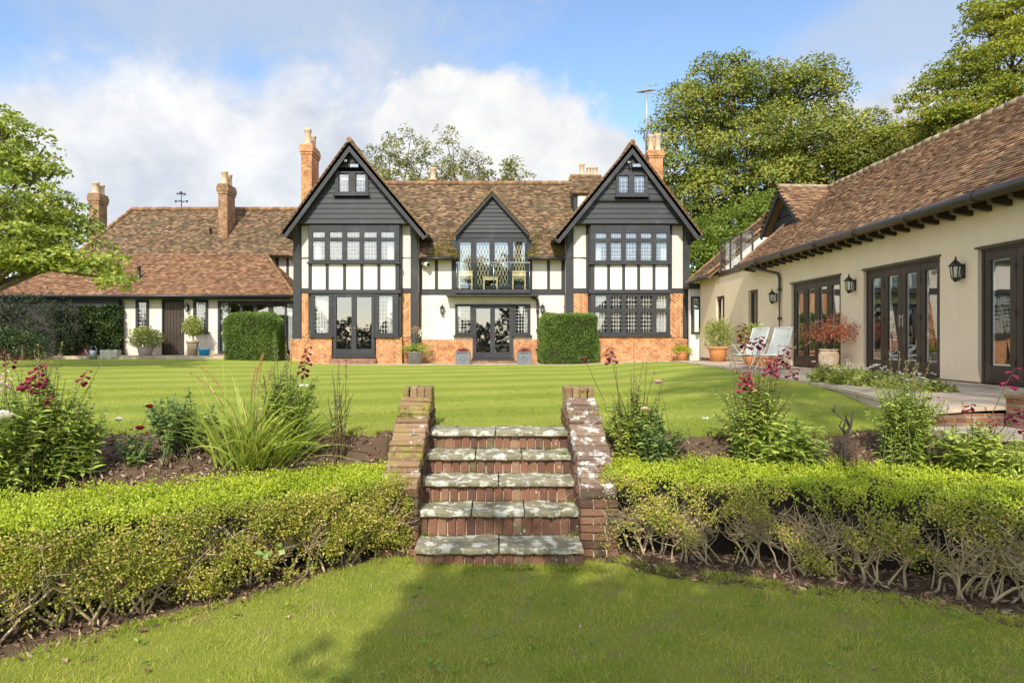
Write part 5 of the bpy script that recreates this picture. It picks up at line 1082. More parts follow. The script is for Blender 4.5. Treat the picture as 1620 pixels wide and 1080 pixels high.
# clipped yew blocks on the lawn edge
def yew(label, px0, px1, pyt, Y, depth, dome, seed):
    x0, x1, zt, zb = X(px0, Y), X(px1, Y), Z(pyt, Y), 1.05; t = thing('topiary_block', label, 'topiary', ((x0+x1)/2, Y+depth/2, zb), 'clipped yew blocks by the house'); g = np.random.default_rng(seed)
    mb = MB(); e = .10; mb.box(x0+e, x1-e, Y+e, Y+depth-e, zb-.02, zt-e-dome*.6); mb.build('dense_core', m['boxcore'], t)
    A = [((x1-x0)*(zt-zb), 0), ((x1-x0)*depth, 1), (depth*(zt-zb), 2), (depth*(zt-zb), 3), ((x1-x0)*(zt-zb), 4)]; lf = MB()
    for a, k in A:
        n = int(a*2300); u, v = g.random(n), g.random(n); r = np.abs(g.normal(0, .055, n))+.075*np.sin(u*7+k+seed)*np.sin(v*6+k*2)+.025*np.sin(u*17)*np.sin(v*19+seed)
        if k in (0, 4): q = np.stack([x0+(x1-x0)*u, (Y+r) if k == 0 else (Y+depth-r), zb+(zt-zb)*v], 1); nn = [0, -1 if k == 0 else 1, 0]
        elif k == 1: q = np.stack([x0+(x1-x0)*u, Y+depth*v, zt-r+.01*g.normal(size=n)], 1); nn = [0, 0, 1]
        else: q = np.stack([(x0+r) if k == 2 else (x1-r), Y+depth*u, zb+(zt-zb)*v], 1); nn = [-1 if k == 2 else 1, 0, 0]
        c = np.array([(x0+x1)/2, Y+depth/2, (zb+zt)/2]); rel = (q-c)/np.array([(x1-x0)/2, depth/2, (zt-zb)/2]); ex = np.maximum(np.sort(np.abs(rel), 1)[:, 1]-.8, 0)
        q = c+(q-c)*(1-ex*(.42 if not dome else .6))[:, None]; q[:, 2] -= dome*np.clip((q[:, 2]-zb)/(zt-zb)-.5, 0, 1)*((rel[:, 0])**2)
        d = g.normal(size=(n, 3))*.8+np.array(nn)*.9; lf.leaves(q, .075, .030, d, .3, .2)
    lf.build('foliage', m['leaf_yew'], t); st = MB()
    for k in range(4): st.tube([(x0+(x1-x0)*(k+.5)/4, Y+depth*.5, zb-.05), (x0+(x1-x0)*(k+.5)/4, Y+depth*.5, zb+.6)], .05, 7)
    st.build('trunk', m['bark'], t)
yew('square clipped yew block by the right gable, sharp edged', 857, 947, 497, 26.9, 1.6, .0, 201)
yew('rounder clipped yew block in front of the glazed screen at left', 352, 432, 495, 27.4, 1.6, .15, 202)
# tall garden trees that stand behind the photographer and shade the right of the garden
tree('garden_oak', 'broad oak standing on the lower lawn behind the viewpoint, outside the picture', (3.2, -7.5, 0),
     [((-1.0, -5.0, 7.5), (1.25, .8, 1.4)), ((-1.55, -5.0, 7.0), (.8, .7, .85)), ((-1.8, -5.0, 8.5), (.45, .6, .85)), ((-1.9, -5.0, 7.9), (.4, .6, .6)), ((.9, -5.0, 7.9), (1.6, .8, 1.65)), ((2.9, -5.0, 8.0), (1.8, .8, 1.0)), ((5.0, -5.0, 7.9), (2, .9, 1.0)), ((7, -5.2, 7.6), (2.2, 1, 1.2)), ((1.5, -5.4, 6.4), (2.6, 1, .9)), ((5, -5.6, 6), (3, 1, .8))], 520, 34, .28, .42, 'leaf_dark', .45, 140, shell=.1, twigs=.05)
tree('garden_poplar', 'tall poplar standing beyond the lower lawn behind the viewpoint, outside the picture', (2.4, -13, 0),
     [((.6, -12.5, 20.4), (1.8, 1.5, 1.9)), ((.8, -12.5, 23), (2.0, 1.5, 2.3)), ((1.2, -12.5, 25.4), (1.6, 1.5, 1.6)), ((3.2, -12.5, 19.6), (1.7, 1.5, 1.9)), ((5.0, -12.6, 20), (1.6, 1.5, 2.2)), ((3.6, -12.6, 22.4), (1.6, 1.5, 1.8))], 230, 26, .24, .55, 'leaf_dark', .3, 141, shell=.1, twigs=.05)

def hedgerow():                                     # boundary hedge far behind the viewpoint: it shows only as a reflection in the glass
    n = 16000; x = rng.uniform(-60, 60, n); z = -1+6.2*rng.random(n)**.8*(1+.18*np.sin(x*.4)+.12*np.sin(x*1.1)); mb = MB(); mb.leaves(np.stack([x, -46+rng.normal(0, 1.2, n), z], 1), .7, .45, None, .3); tag(mb.build('hedgerow', m['leaf_dark']), 'dark boundary hedgerow far behind the viewpoint, seen only reflected in the glass doors', 'hedgerow', kind='stuff')
hedgerow()
tree('boundary_tree', 'dark evergreen boundary tree beyond the left end of the carport', (-29.5, 34, 1.0), [((-29, 34, 3.2), (3, 2.5, 2.6)), ((-32.5, 34, 3.6), (3.2, 2.5, 3)), ((-30, 35, 5.5), (2.2, 2, 1.8)), ((-26.5, 35, 2.6), (1.8, 1.5, 1.8)), ((-36, 34, 3), (3.2, 2, 2.6))], 320, 50, .20, .55, 'leaf_dark', .2, 150)
# ------------------------------------------------------------------ pots, furniture and fittings
def foliage(parent, c, r, n, L, W, mat, up=.4, name='foliage', drop=0.):
    d = rng.normal(size=(n, 3)); d /= np.linalg.norm(d, axis=1)[:, None]; rad = rng.random(n)**.45
    k = 1+.22*np.sin(d[:, 0]*5+d[:, 2]*3)*np.sin(d[:, 1]*6); q = np.array(c)+d*np.array(r)*(rad*k)[:, None]
    mb = MB(); mb.leaves(q, L, W, d+rng.normal(size=(n, 3))*.6+[0, 0, -drop], up, .15, .1); return mb.build(name, m[mat], parent)
m['leaf_var'] = M_leaf('variegated_leaf', [(0, (.10, .14, .02)), (.5, (.23, .27, .05)), (1, (.42, .42, .16))], .3, .5, k=1.25)
m['leaf_green'] = M_leaf('mid_green_leaf', [(0, (.05, .075, .015)), (.5, (.125, .165, .03)), (1, (.25, .27, .06))], .35, .45, k=2.6)
m['leaf_blue'] = M_leaf('bluish_rose_leaf', [(0, (.045, .080, .025)), (.5, (.09, .135, .04)), (1, (.17, .21, .06))], .3, .45, k=2.2)
m['leaf_lily'] = M_leaf('strap_leaf', [(0, (.09, .14, .02)), (.5, (.19, .24, .035)), (.85, (.33, .33, .07)), (1, (.42, .34, .10))], .35, .45, k=1.6)
m['leaf_acer'] = M_leaf('red_maple_leaf', [(0, (.22, .06, .03)), (.5, (.38, .12, .06)), (1, (.50, .22, .10))], .35, .5)
m['heather'] = M_leaf('red_heather', [(0, (.20, .03, .04)), (.6, (.32, .06, .08)), (1, (.14, .14, .04))], .2, .7)
m['fl_white'] = M_leaf('white_petal', [(0, (.80, .77, .72)), (1, (.86, .84, .80))], .25, .5)
m['fl_cream'] = M_leaf('cream_rose_petal', [(0, (.80, .62, .46)), (1, (.84, .70, .56))], .25, .5)
m['fl_pink'] = M_leaf('pale_pink_petal', [(0, (.70, .48, .48)), (1, (.78, .60, .56))], .25, .5)
m['fl_mag'] = M_leaf('magenta_petal', [(0, (.20, .008, .04)), (.6, (.32, .018, .075)), (1, (.46, .06, .15))], .25, .5)
m['fl_maroon'] = M_leaf('maroon_petal', [(0, (.11, .008, .025)), (.7, (.19, .014, .05)), (1, (.28, .03, .09))], .2, .5)
m['fl_coral'] = M_leaf('coral_petal', [(0, (.72, .12, .07)), (1, (.80, .20, .12))], .25, .5)
m['fl_red'] = M_leaf('dark_red_petal', [(0, (.25, .02, .02)), (1, (.40, .04, .03))], .2, .5)
m['seed'] = M_leaf('dry_seedhead', [(0, (.16, .10, .05)), (.5, (.28, .20, .09)), (1, (.38, .29, .14))], .1, .8)
m['orange_seed'] = M_leaf('orange_brown_seedhead', [(0, (.30, .13, .04)), (1, (.45, .25, .09))], .1, .8)
def potted(name, label, px, py, Y, r, h, potmat, build, cat='potted plant', group=None, prof=None, y_off=0.):
    p = P(px, py, Y); t = thing(name, label, cat, tuple(p), group)
    mb = MB(); pr = prof or [(r*.68, 0), (r*.9, h*.8), (r*.92, h*.86), (r*1.02, h*.87), (r*1.03, h), (r*.93, h), (r*.90, h*.9), (0, h*.9)]
    mb.lathe([(0, 0)]+pr, p, 24); mb.build('pot', m[potmat], t); build(t, p+(0, 0, h)); return t
potted('potted_shrub', 'round variegated shrub in a squat stone pot left of the plank door', 230, 563, 29.6, .36, .42, 'stonepot', lambda t, p: foliage(t, p+(0, 0, .36), (.75, .62, .48), 2600, .085, .05, 'leaf_var'))
def lollipop(t, p):
    foliage(t, p+(0, 0, .62), (.42, .40, .42), 1700, .085, .05, 'leaf_var'); mb = MB(); mb.tube([p-(0, 0, .1), p+(.02, 0, .3), p+(0, 0, .6)], .022, 7); mb.build('trunk', m['bark'], t)
potted('potted_shrub', 'small light green bush in a tall pale pot between plank door and blue tub', 305, 563, 29.6, .27, .66, 'paleclay', lollipop)
def tub():
    p = P(323, 566, 29.4); t = thing('blue_tub', 'bright blue plastic tub beside the tall pale pot', 'tub', tuple(p)); mb = MB(); mb.lathe([(0, 0), (.19, 0), (.23, .36), (.25, .365), (.25, .385), (.22, .385), (.18, .03), (0, .03)], p, 24); mb.build('body', m['blue'], t)
    for s in (-1, 1): mb = MB(); mb.tube([p+(s*.22, -.07, .36), p+(s*.26, -.06, .41), p+(s*.26, .06, .41), p+(s*.22, .07, .36)], .012, 6); mb.build('handle', m['blue'], t)
tub()
def agap(t, p):
    n = 240; d = rng.normal(size=(n, 3))*[.7, .7, .25]+[0, 0, .75]; mb = MB(); mb.blades(p+rng.normal(0, .07, (n, 3))*[1, 1, .1], d, rng.uniform(.5, .85, n), .032, .55, 5); mb.build('foliage', m['leaf_lily'], t)
    for a, h in ((-.05, .85), (.28, .78), (.5, .6), (.1, .9)):
        st = MB(); e = p+(a, rng.normal(0, .1), h); st.tube([p, p+(a*.4, 0, h*.55), e], [.012, .009, .007], 6); s_ = st.build('flower_stem', m['stem'], t); f = MB(); d = rng.normal(size=(60, 3)); f.leaves(e+d*.035, .09, .025, d, .2); f.build('seed_head', m['fl_white' if a > .2 else 'seed'], s_)
potted('agapanthus_pot', 'spiky strap leaved plant with faded white heads in a large grey tub', 656.5, 574.5, 27.5, .33, .47, 'galv', agap, prof=[(.27, 0), (.32, .44), (.345, .45), (.345, .48), (.31, .48), (.30, .42), (0, .42)])
for px, lb in ((732.5, 'square grey planter of red heather left of the centre garden door'), (829.5, 'square grey planter of red heather right of the centre garden door')):
    p = P(px, 576, 27.2); t = thing('square_planter', lb, 'planter', tuple(p), 'square planters beside the centre door'); mb = MB(); w, h = .285, .46
    mb.holes(PL('y', 0), -w, w, 0, h, 0, .01, [])
    mb = MB(); mb.box(p[0]-w+.02, p[0]+w-.02, p[1]-w+.02, p[1]+w-.02, p[2]+.02, p[2]+h-.03); bd = mb.build('box', m['lead_planter'], t)
    f = MB()
    for s in (-1, 1):
        f.box(p[0]+s*(w-.025)-.03, p[0]+s*(w-.025)+.03, p[1]-w, p[1]-w+.05, p[2], p[2]+h); f.box(p[0]+s*(w-.025)-.03, p[0]+s*(w-.025)+.03, p[1]+w-.05, p[1]+w, p[2], p[2]+h)
    f.box(p[0]-w-.015, p[0]+w+.015, p[1]-w-.015, p[1]-w+.06, p[2]+h+.001, p[2]+h+.04); f.box(p[0]-w-.015, p[0]+w+.015, p[1]+w-.06, p[1]+w+.015, p[2]+h+.001, p[2]+h+.04)
    f.box(p[0]-w-.015, p[0]-w+.06, p[1]-w+.061, p[1]+w-.061, p[2]+h+.001, p[2]+h+.04); f.box(p[0]+w-.06, p[0]+w+.015, p[1]-w+.061, p[1]+w-.061, p[2]+h+.001, p[2]+h+.04); f.build('frame', m['lead_planter'], t)
    f = MB(); c = p+(0, -w+.012, h*.5)
    for a in range(4): q0, q1 = [(0, .13), (.13, 0), (0, -.13), (-.13, 0)][a], [(.13, 0), (0, -.13), (-.13, 0), (0, .13)][a]; f.beam(c+(q0[0], 0, q0[1]), c+(q1[0], 0, q1[1]), .03, .025, (0, 1, 0))
    f.build('diamond_moulding', m['lead_planter'], bd)
    foliage(t, p+(0, 0, h+.05), (.27, .27, .13), 1500, .05, .014, 'heather', name='heather')
potted('terracotta_pot', 'small terracotta pot of lime green leaves against the right brick plinth', 1079, 571, 27.2, .24, .38, 'terracotta', lambda t, p: foliage(t, p+(0, 0, .05), (.36, .3, .17), 900, .06, .04, 'boxnew'))
potted('terracotta_pot', 'large orange terracotta pot with bushy oleander in front of the slim windows', 1136, 574, 22.6, .33, .54, 'terracotta', lambda t, p: (foliage(t, p+(0, 0, .42), (.5, .42, .5), 1500, .13, .026, 'leaf_var', .2)))
potted('terracotta_pot', 'orange terracotta pot with yellow green shrub behind the deck chairs', 1190, 582, 19.6, .30, .50, 'terracotta', lambda t, p: foliage(t, p+(0, 0, .35), (.38, .36, .42), 1300, .09, .045, 'leaf_var'))
potted('terracotta_pot', 'low terracotta pot standing empty under the downpipe behind the deck chairs', 1208, 584, 18.9, .25, .36, 'terracotta', lambda t, p: foliage(t, p, (.2, .2, .05), 60, .05, .03, 'leaf_green'))
def acer(t, p):
    mb = MB(); lf = MB()
    for k in range(11):
        a = rng.uniform(0, 6.28); r = rng.uniform(.25, .68); e = p+(math.cos(a)*r, math.sin(a)*r*.8, rng.uniform(.3, .85)); mid = p+(math.cos(a)*r*.35, math.sin(a)*r*.3, .35); mb.tube([p-(0, 0, .05), mid, e], [.016, .011, .005], 6)
        for q in (mid+(e-mid)*.55, e):
            n = 75; o = rng.normal(size=(n, 3))*[.17, .17, .05]; o[:, 2] -= .8*(o[:, 0]**2+o[:, 1]**2); lf.leaves(q+o, .075, .022, o*2+rng.normal(size=(n, 3))*.25+[0, 0, -.25], .3)
    mb.build('trunk', m['bark'], t); lf.build('foliage', m['leaf_acer'], t)
potted('maple_pot', 'red feathery Japanese maple in a ribbed pale clay jar by the folding doors', 1311, 586, 15.6, .28, .48, 'paleclay', acer, prof=[(r_*.76, z_) for r_, z_ in [(.17, 0), (.23, .08), (.275, .18), (.268, .185), (.285, .27), (.278, .275), (.285, .36), (.25, .43), (.235, .45), (.27, .46), (.275, .49), (.24, .49), (.22, .44), (0, .44)]])
def watering_can():
    p = P(146, 568, 28.8); t = thing('watering_can', 'grey metal watering can on the patio beside the ivy screen', 'watering can', tuple(p)); mb = MB(); mb.lathe([(0, 0), (.15, 0), (.15, .36), (.13, .38), (0, .38)], p+(.03, 0, 0), 20); b = mb.build('body', m['galv'], t)
    mb = MB(); mb.tube([p+(-.10, 0, .10), p+(-.22, 0, .25), p+(-.33, 0, .42)], [.03, .022, .016], 8); mb.build('spout', m['galv'], t)
    mb = MB(); mb.tube([p+(-.06, 0, .38), p+(-.02, 0, .53), p+(.10, 0, .55), p+(.19, 0, .42), p+(.18, 0, .2)], .012, 6); mb.build('handle', m['galv'], t)
watering_can()
def trough():
    p = P(175, 569, 29.0); t = thing('stone_trough', 'pale stone trough on two feet between watering can and downpipe', 'trough', tuple(p)); x, y, z = p; mb = MB(); mb.box(x-.36, x+.36, y-.17, y-.13, z+.10, z+.42); mb.box(x-.36, x+.36, y+.13, y+.17, z+.10, z+.42); mb.box(x-.36, x-.32, y-.129, y+.129, z+.10, z+.42); mb.box(x+.32, x+.36, y-.129, y+.129, z+.10, z+.42); mb.box(x-.319, x+.319, y-.129, y+.129, z+.10, z+.34); mb.build('basin', m['stonepot'], t)
    for s in (-1, 1): mb = MB(); mb.box(x+s*.22-.06, x+s*.22+.06, y-.14, y+.14, z, z+.099); mb.build('foot', m['stonepot'], t)
trough()
def lantern_proto():
    t = thing('wall_lantern', 'x', 'wall lantern', (0, 0, 0), 'black wall lanterns'); b = MB(); b.box(-.045, .045, -.02, 0, -.10, .16); b.tube([(0, -.02, -.06), (0, -.09, -.14), (0, -.15, -.13)], .012, 6); b.build('bracket', m['metalblack'], t)
    c = (0, -.15, 0); n = 6; g = MB(); f = MB(); g.lathe([(.058, -.10), (.085, .13)], c, 6, False); g.build('glass', m['railglass'], t)
    for k in range(6): a = k*math.pi/3; f.tube([(.062*math.cos(a), -.15+.062*math.sin(a), -.10), (.09*math.cos(a), -.15+.09*math.sin(a), .13)], .008, 5)
    f.lathe([(0, -.17), (.03, -.16), (.045, -.12), (.07, -.11), (.066, -.09), (0, -.09)], c, 12); f.build('cage', m['metalblack'], t)
    r = MB(); r.lathe([(0, .12), (.115, .12), (.11, .14), (.06, .19), (.035, .22), (.02, .235), (.012, .27), (.02, .285), (0, .30)], c, 12); r.build('roof', m['metalblack'], t)
    l = MB(); l.lathe([(0, -.09), (.014, -.09), (.014, .0), (.022, .02), (.018, .06), (0, .075)], c, 8); l.build('bulb', m['white'], t); return t
YL = lambda px: F*(XW-.15)/(px-CX)
lt = lantern_proto(); first = True
spots = [((X(700, YC), YC, Z(492, YC)), 0, 'black wall lantern left of the centre garden door'), ((X(858, YC), YC, Z(491, YC)), 0, 'black wall lantern above the square clipped yew block'),
         ((X(298, 30.5), 30.5, Z(488, 30.5)), 0, 'black wall lantern right of the plank door'),
         ((XW, YL(1221), 3.24), -R(90), 'smallest black wall lantern on the garden wing, beside the downpipe'), ((XW, YL(1342.5), 3.26), -R(90), 'black wall lantern between the two middle sets of folding doors on the garden wing'), ((XW, YL(1511), 3.22), -R(90), 'largest nearest black wall lantern on the garden wing, near the right edge')]
for i, (l, rz, lb) in enumerate(spots):
    if i == 0: lt.location = l; lt['label'] = lb
    else:
        c = copy_tree(lt, l, lb, rz)
        if i > 2: c.scale = (.95, .95, .95)
def deck_chair_proto():
    t = thing('garden_chair', 'x', 'garden chair', (0, 0, 0), 'white garden chairs on the patio'); fr = MB(); w = .25   # faces -y
    sl = [(-.42, .40), (-.10, .36), (.12, .40), (.34, .80), (.47, 1.10)]
    for s in (-1, 1): fr.tube([(s*w, y, z) for y, z in sl], .017, 7)
    for y, z in (sl[0], sl[-1], sl[2]): fr.tube([(-w, y, z), (w, y, z)], .014, 7)
    fr.build('frame', m['white'], t)
    for s in (-1, 1):
        l = MB(); l.tube([(s*(w+.02), -.40, 0), (s*(w+.02), .12, .62)], .014, 7); l.build('leg', m['white'], t); l = MB(); l.tube([(s*(w+.03), .40, 0), (s*(w+.03), -.30, .62)], .014, 7); l.build('leg', m['white'], t)
        a = MB(); a.box(s*(w+.03)-.025, s*(w+.03)+.025, -.36, .22, .621, .645); bevel(a.build('armrest', m['white'], t), .008)
    S = MB(); n = 14; yy = np.interp(np.linspace(0, 4, n), range(5), [p[0] for p in sl]); zz = np.interp(np.linspace(0, 4, n), range(5), [p[1] for p in sl]); V = np.stack([np.stack([np.full(n, -w+.012), yy, zz-.004], 1), np.stack([np.zeros(n), yy+.012, zz-.03], 1), np.stack([np.full(n, w-.012), yy, zz-.004], 1)], 1).reshape(-1, 3)
    i = np.arange(n-1)[:, None]*3; j = np.arange(2)[None]; S.add(V, np.stack([i+j, i+j+1, i+j+4, i+j+3], -1).reshape(-1, 4), True); S.build('sling', m['sling'], t); return t
m['sling'] = M_plain('pale_sling_fabric', (.52, .53, .46), .7)
dc = deck_chair_proto(); dc.scale = (.93, .93, .93); dc.location = (6.28, 16.9, float(patio_z(6.28, 16.9))+.012); dc.rotation_euler.z = -R(58); dc['label'] = 'white reclining garden chair with pale sling, left one of the pair on the patio'
copy_tree(dc, (6.66, 16.4, float(patio_z(6.66, 16.4))+.012), 'white reclining garden chair with pale sling, right one nearest the folding doors', -R(55))
m['pine'] = M_wood('pale_pine', (.52, .37, .19), (.62, .46, .26), .5, .2)
zb = Z(457, 27.9)
def balcony_set():
    t = thing('balcony_chair', 'pale wooden slatted chair at the left end of the balcony', 'chair', (X(737, 28.1), 28.12, zb), 'pale chairs on the balcony'); x, y, z = t.location; w = .25
    for sx in (-1, 1):
        for sy in (-1, 1): mb = MB(); mb.box(x+sx*w-.02, x+sx*w+.02, y+sy*.12-.02, y+sy*.12+.02, z, z+(.72 if sy < 0 else .44)); mb.build('leg', m['pine'], t)
    mb = MB(); mb.box(x-w-.02, x+w+.02, y-.15, y+.15, z+.441, z+.47); mb.build('seat', m['pine'], t); mb = MB()
    mb.box(x-w-.03, x+w+.03, y-.165, y-.141, z+.52, z+.66)
    mb.box(x-w-.03, x+w+.03, y-.165, y-.141, z+.68, z+.74); mb.build('backrest', m['pine'], t)
    copy_tree(t, (X(821, 28.1), 28.12, zb), 'pale wooden slatted chair at the right end of the balcony')
    t = thing('balcony_table', 'small pale wooden table in the middle of the balcony', 'table', (X(776, 28.1), 28.12, zb)); x, y, z = t.location; mb = MB(); mb.box(x-.32, x+.32, y-.17, y+.17, z+.46, z+.50); mb.build('tabletop', m['pine'], t)
    mb = MB(); mb.box(x-.29, x+.29, y-.15, y+.15, z+.37, z+.459); mb.build('apron', m['pine'], t)
    for sx in (-1, 1):
        for sy in (-1, 1): mb = MB(); mb.box(x+sx*.27-.025, x+sx*.27+.025, y+sy*.13-.02, y+sy*.13+.02, z, z+.369); mb.build('leg', m['pine'], t)
balcony_set()
def flood(label, px, py, Y):
    p = P(px, py, Y); t = thing('floodlight', label, 'floodlight', tuple(p), 'floodlights on the gables'); mb = MB(); mb.box(p[0]-.19, p[0]+.19, p[1]-.22, p[1]-.06, p[2]-.09, p[2]+.07); bevel(mb.build('housing', m['metalblack'], t), .02)
    mb = MB(); mb.box(p[0]-.16, p[0]+.16, p[1]-.226, p[1]-.221, p[2]-.07, p[2]+.05); mb.build('lens', m['glass'], t); mb = MB(); mb.box(p[0]-.03, p[0]+.03, p[1]-.059, p[1]+.02, p[2]-.03, p[2]+.03); mb.build('bracket', m['metalblack'], t)
def cctv(label, px, py, Y, s=.6, dx=0.):
    p = P(px, py, Y); t = thing('security_camera', label, 'security camera', tuple(p), 'white security cameras'); d = np.array([dx, -1, -.35]); d /= np.linalg.norm(d); b = p+d*.04-(0, .16, 0); mb = MB(); mb.tube([b-d*.12*s, b+d*.2*s], .07*s, 12); mb.build('body', m['white'], t)
    mb = MB(); mb.tube([b+d*.201*s, b+d*.215*s], .055*s, 12); mb.build('lens', m['metalblack'], t); mb = MB(); mb.tube([p+(0, .02, .05), p+(0, -.1, .05), b], .022, 6); mb.build('bracket', m['white'], t)
flood('black floodlight above the left gable window', 562, 264, YG); flood('black floodlight above the right gable window', 1005.5, 263.5, YG-.09)
cctv('white security camera above the left gable window', 549, 256, YG); cctv('white security camera above the right gable window', 993.5, 258.5, YG-.09); cctv('white bullet camera high on the cream wall under the centre eaves', 671, 417, YC, 1.4, .9)
def vane():
    p = P(287, 331, 36.2); t = thing('weather_vane', 'black metal weather vane on the service wing ridge', 'weather vane', tuple(p)); mb = MB(); mb.tube([p, p+(0, 0, .95)], .022, 6); mb.build('rod', m['metalblack'], t); mb = MB(); z = (0, 0, .42)
    mb.tube([p+z-(.28, 0, 0), p+z+(.28, 0, 0)], .02, 5); mb.tube([p+z-(0, .28, 0), p+z+(0, .28, 0)], .02, 5)
    for a in (-.3, .3): mb.box(p[0]+a-.05, p[0]+a+.05, p[1]-.01, p[1]+.01, p[2]+.36, p[2]+.48)
    mb.build('compass_arms', m['metalblack'], t); mb = MB(); q = p+(0, 0, .8); mb.prism([q+v for v in ((-.25, 0, -.02), (.12, 0, -.02), (.12, 0, -.09), (.27, 0, .0), (.12, 0, .09), (.12, 0, .03), (-.08, 0, .16), (-.13, 0, .03), (-.25, 0, .10))], (0, .015, 0)); mb.build('arrow', m['metalblack'], t)
vane()
def aerial():
    p = P(1023, 238, 29.5); t = thing('television_aerial', 'tall silver television aerial strapped to the right chimney', 'aerial', tuple(p)); top = Z(140, 29.5); mb = MB(); mb.tube([p, (p[0], p[1], top+.1)], .038, 6); mb.build('mast', m['galv'], t); mb = MB(); c = np.array([p[0], p[1], top-.1]); d = np.array([-.35, .9, .22]); d /= np.linalg.norm(d); mb.tube([c-d*.5, c+d*.7], .028, 5)
    for k in range(9): q = c-d*.4+d*.13*k; mb.tube([q-(.20, .07, 0), q+(.20, .07, 0)], .018, 4)
    for s in (-1, 1): mb.tube([c-d*.5+(-.17, 0, .17*s), c-d*.5+(.17, 0, .2*s)], .022, 4)
    mb.build('antenna', m['galv'], t); mb = MB(); mb.tube([(p[0]-.14, p[1], Z(186, 29.5)), (p[0]+.14, p[1], Z(186, 29.5))], .014, 5); mb.build('crossbar', m['galv'], t)
aerial()
def pier():
    t = thing('brick_pier', 'low brick pier at the near corner of the raised patio, right edge', 'pier', (5.72, 7.55, 1.1)); mb = MB(); mb.box(5.72, 6.05, 7.35, 7.66, 1.0, 1.42); mb.build('brickwork', m['brickdark'], t); mb = MB(); mb.box(5.70, 6.07, 7.33, 7.68, 1.421, 1.47); bevel(mb.build('coping', m['capbrick'], t), .01)
pier()

# ------------------------------------------------------------------ flower borders
def bell(mb, p, d, L, r):
    mb.tube([p, p+d*L*.35, p+d*L*.75, p+d*L], [r*.35, r*.6, r*.85, r*1.25], 6, False)
def rose(mb, c, r, up=(0, 0, 1)):
    for ring, (n, rr, tilt) in enumerate(((4, .35, .15), (5, .6, .35), (6, .85, .7), (7, 1.05, 1.0))):
        for k in range(n):
            a = 2*math.pi*(k+.4*ring+rng.random()*.3)/n; o = np.array([math.cos(a), math.sin(a), 0]); sd_ = np.array([-o[1], o[0], 0]); V = []
            for v in (0, .5, 1):
                for u in (-1, 0, 1):
                    w = r*.55*math.sin(.5+v*1.5); h = r*(v*.95*(1-tilt*.45)-.3); out = r*rr*(.25+.75*v**(1.2))*(1 if u == 0 else .88); V.append(c+o*out+sd_*w*u+np.array([0, 0, h-.06*r*abs(u)]))
            mb.add(V, [(i*3+j, i*3+j+1, i*3+j+4, i*3+j+3) for i in range(2) for j in range(2)], True)
def daisy(mb, c, r, n=14, d=None):
    a = np.arange(n)*2*math.pi/n; dd = np.stack([np.cos(a), np.sin(a)*.7-.25, .35+.2*np.sin(a*3)], 1); mb.leaves(np.repeat(c[None], n, 0), r, r*.42, dd, .5, .2)
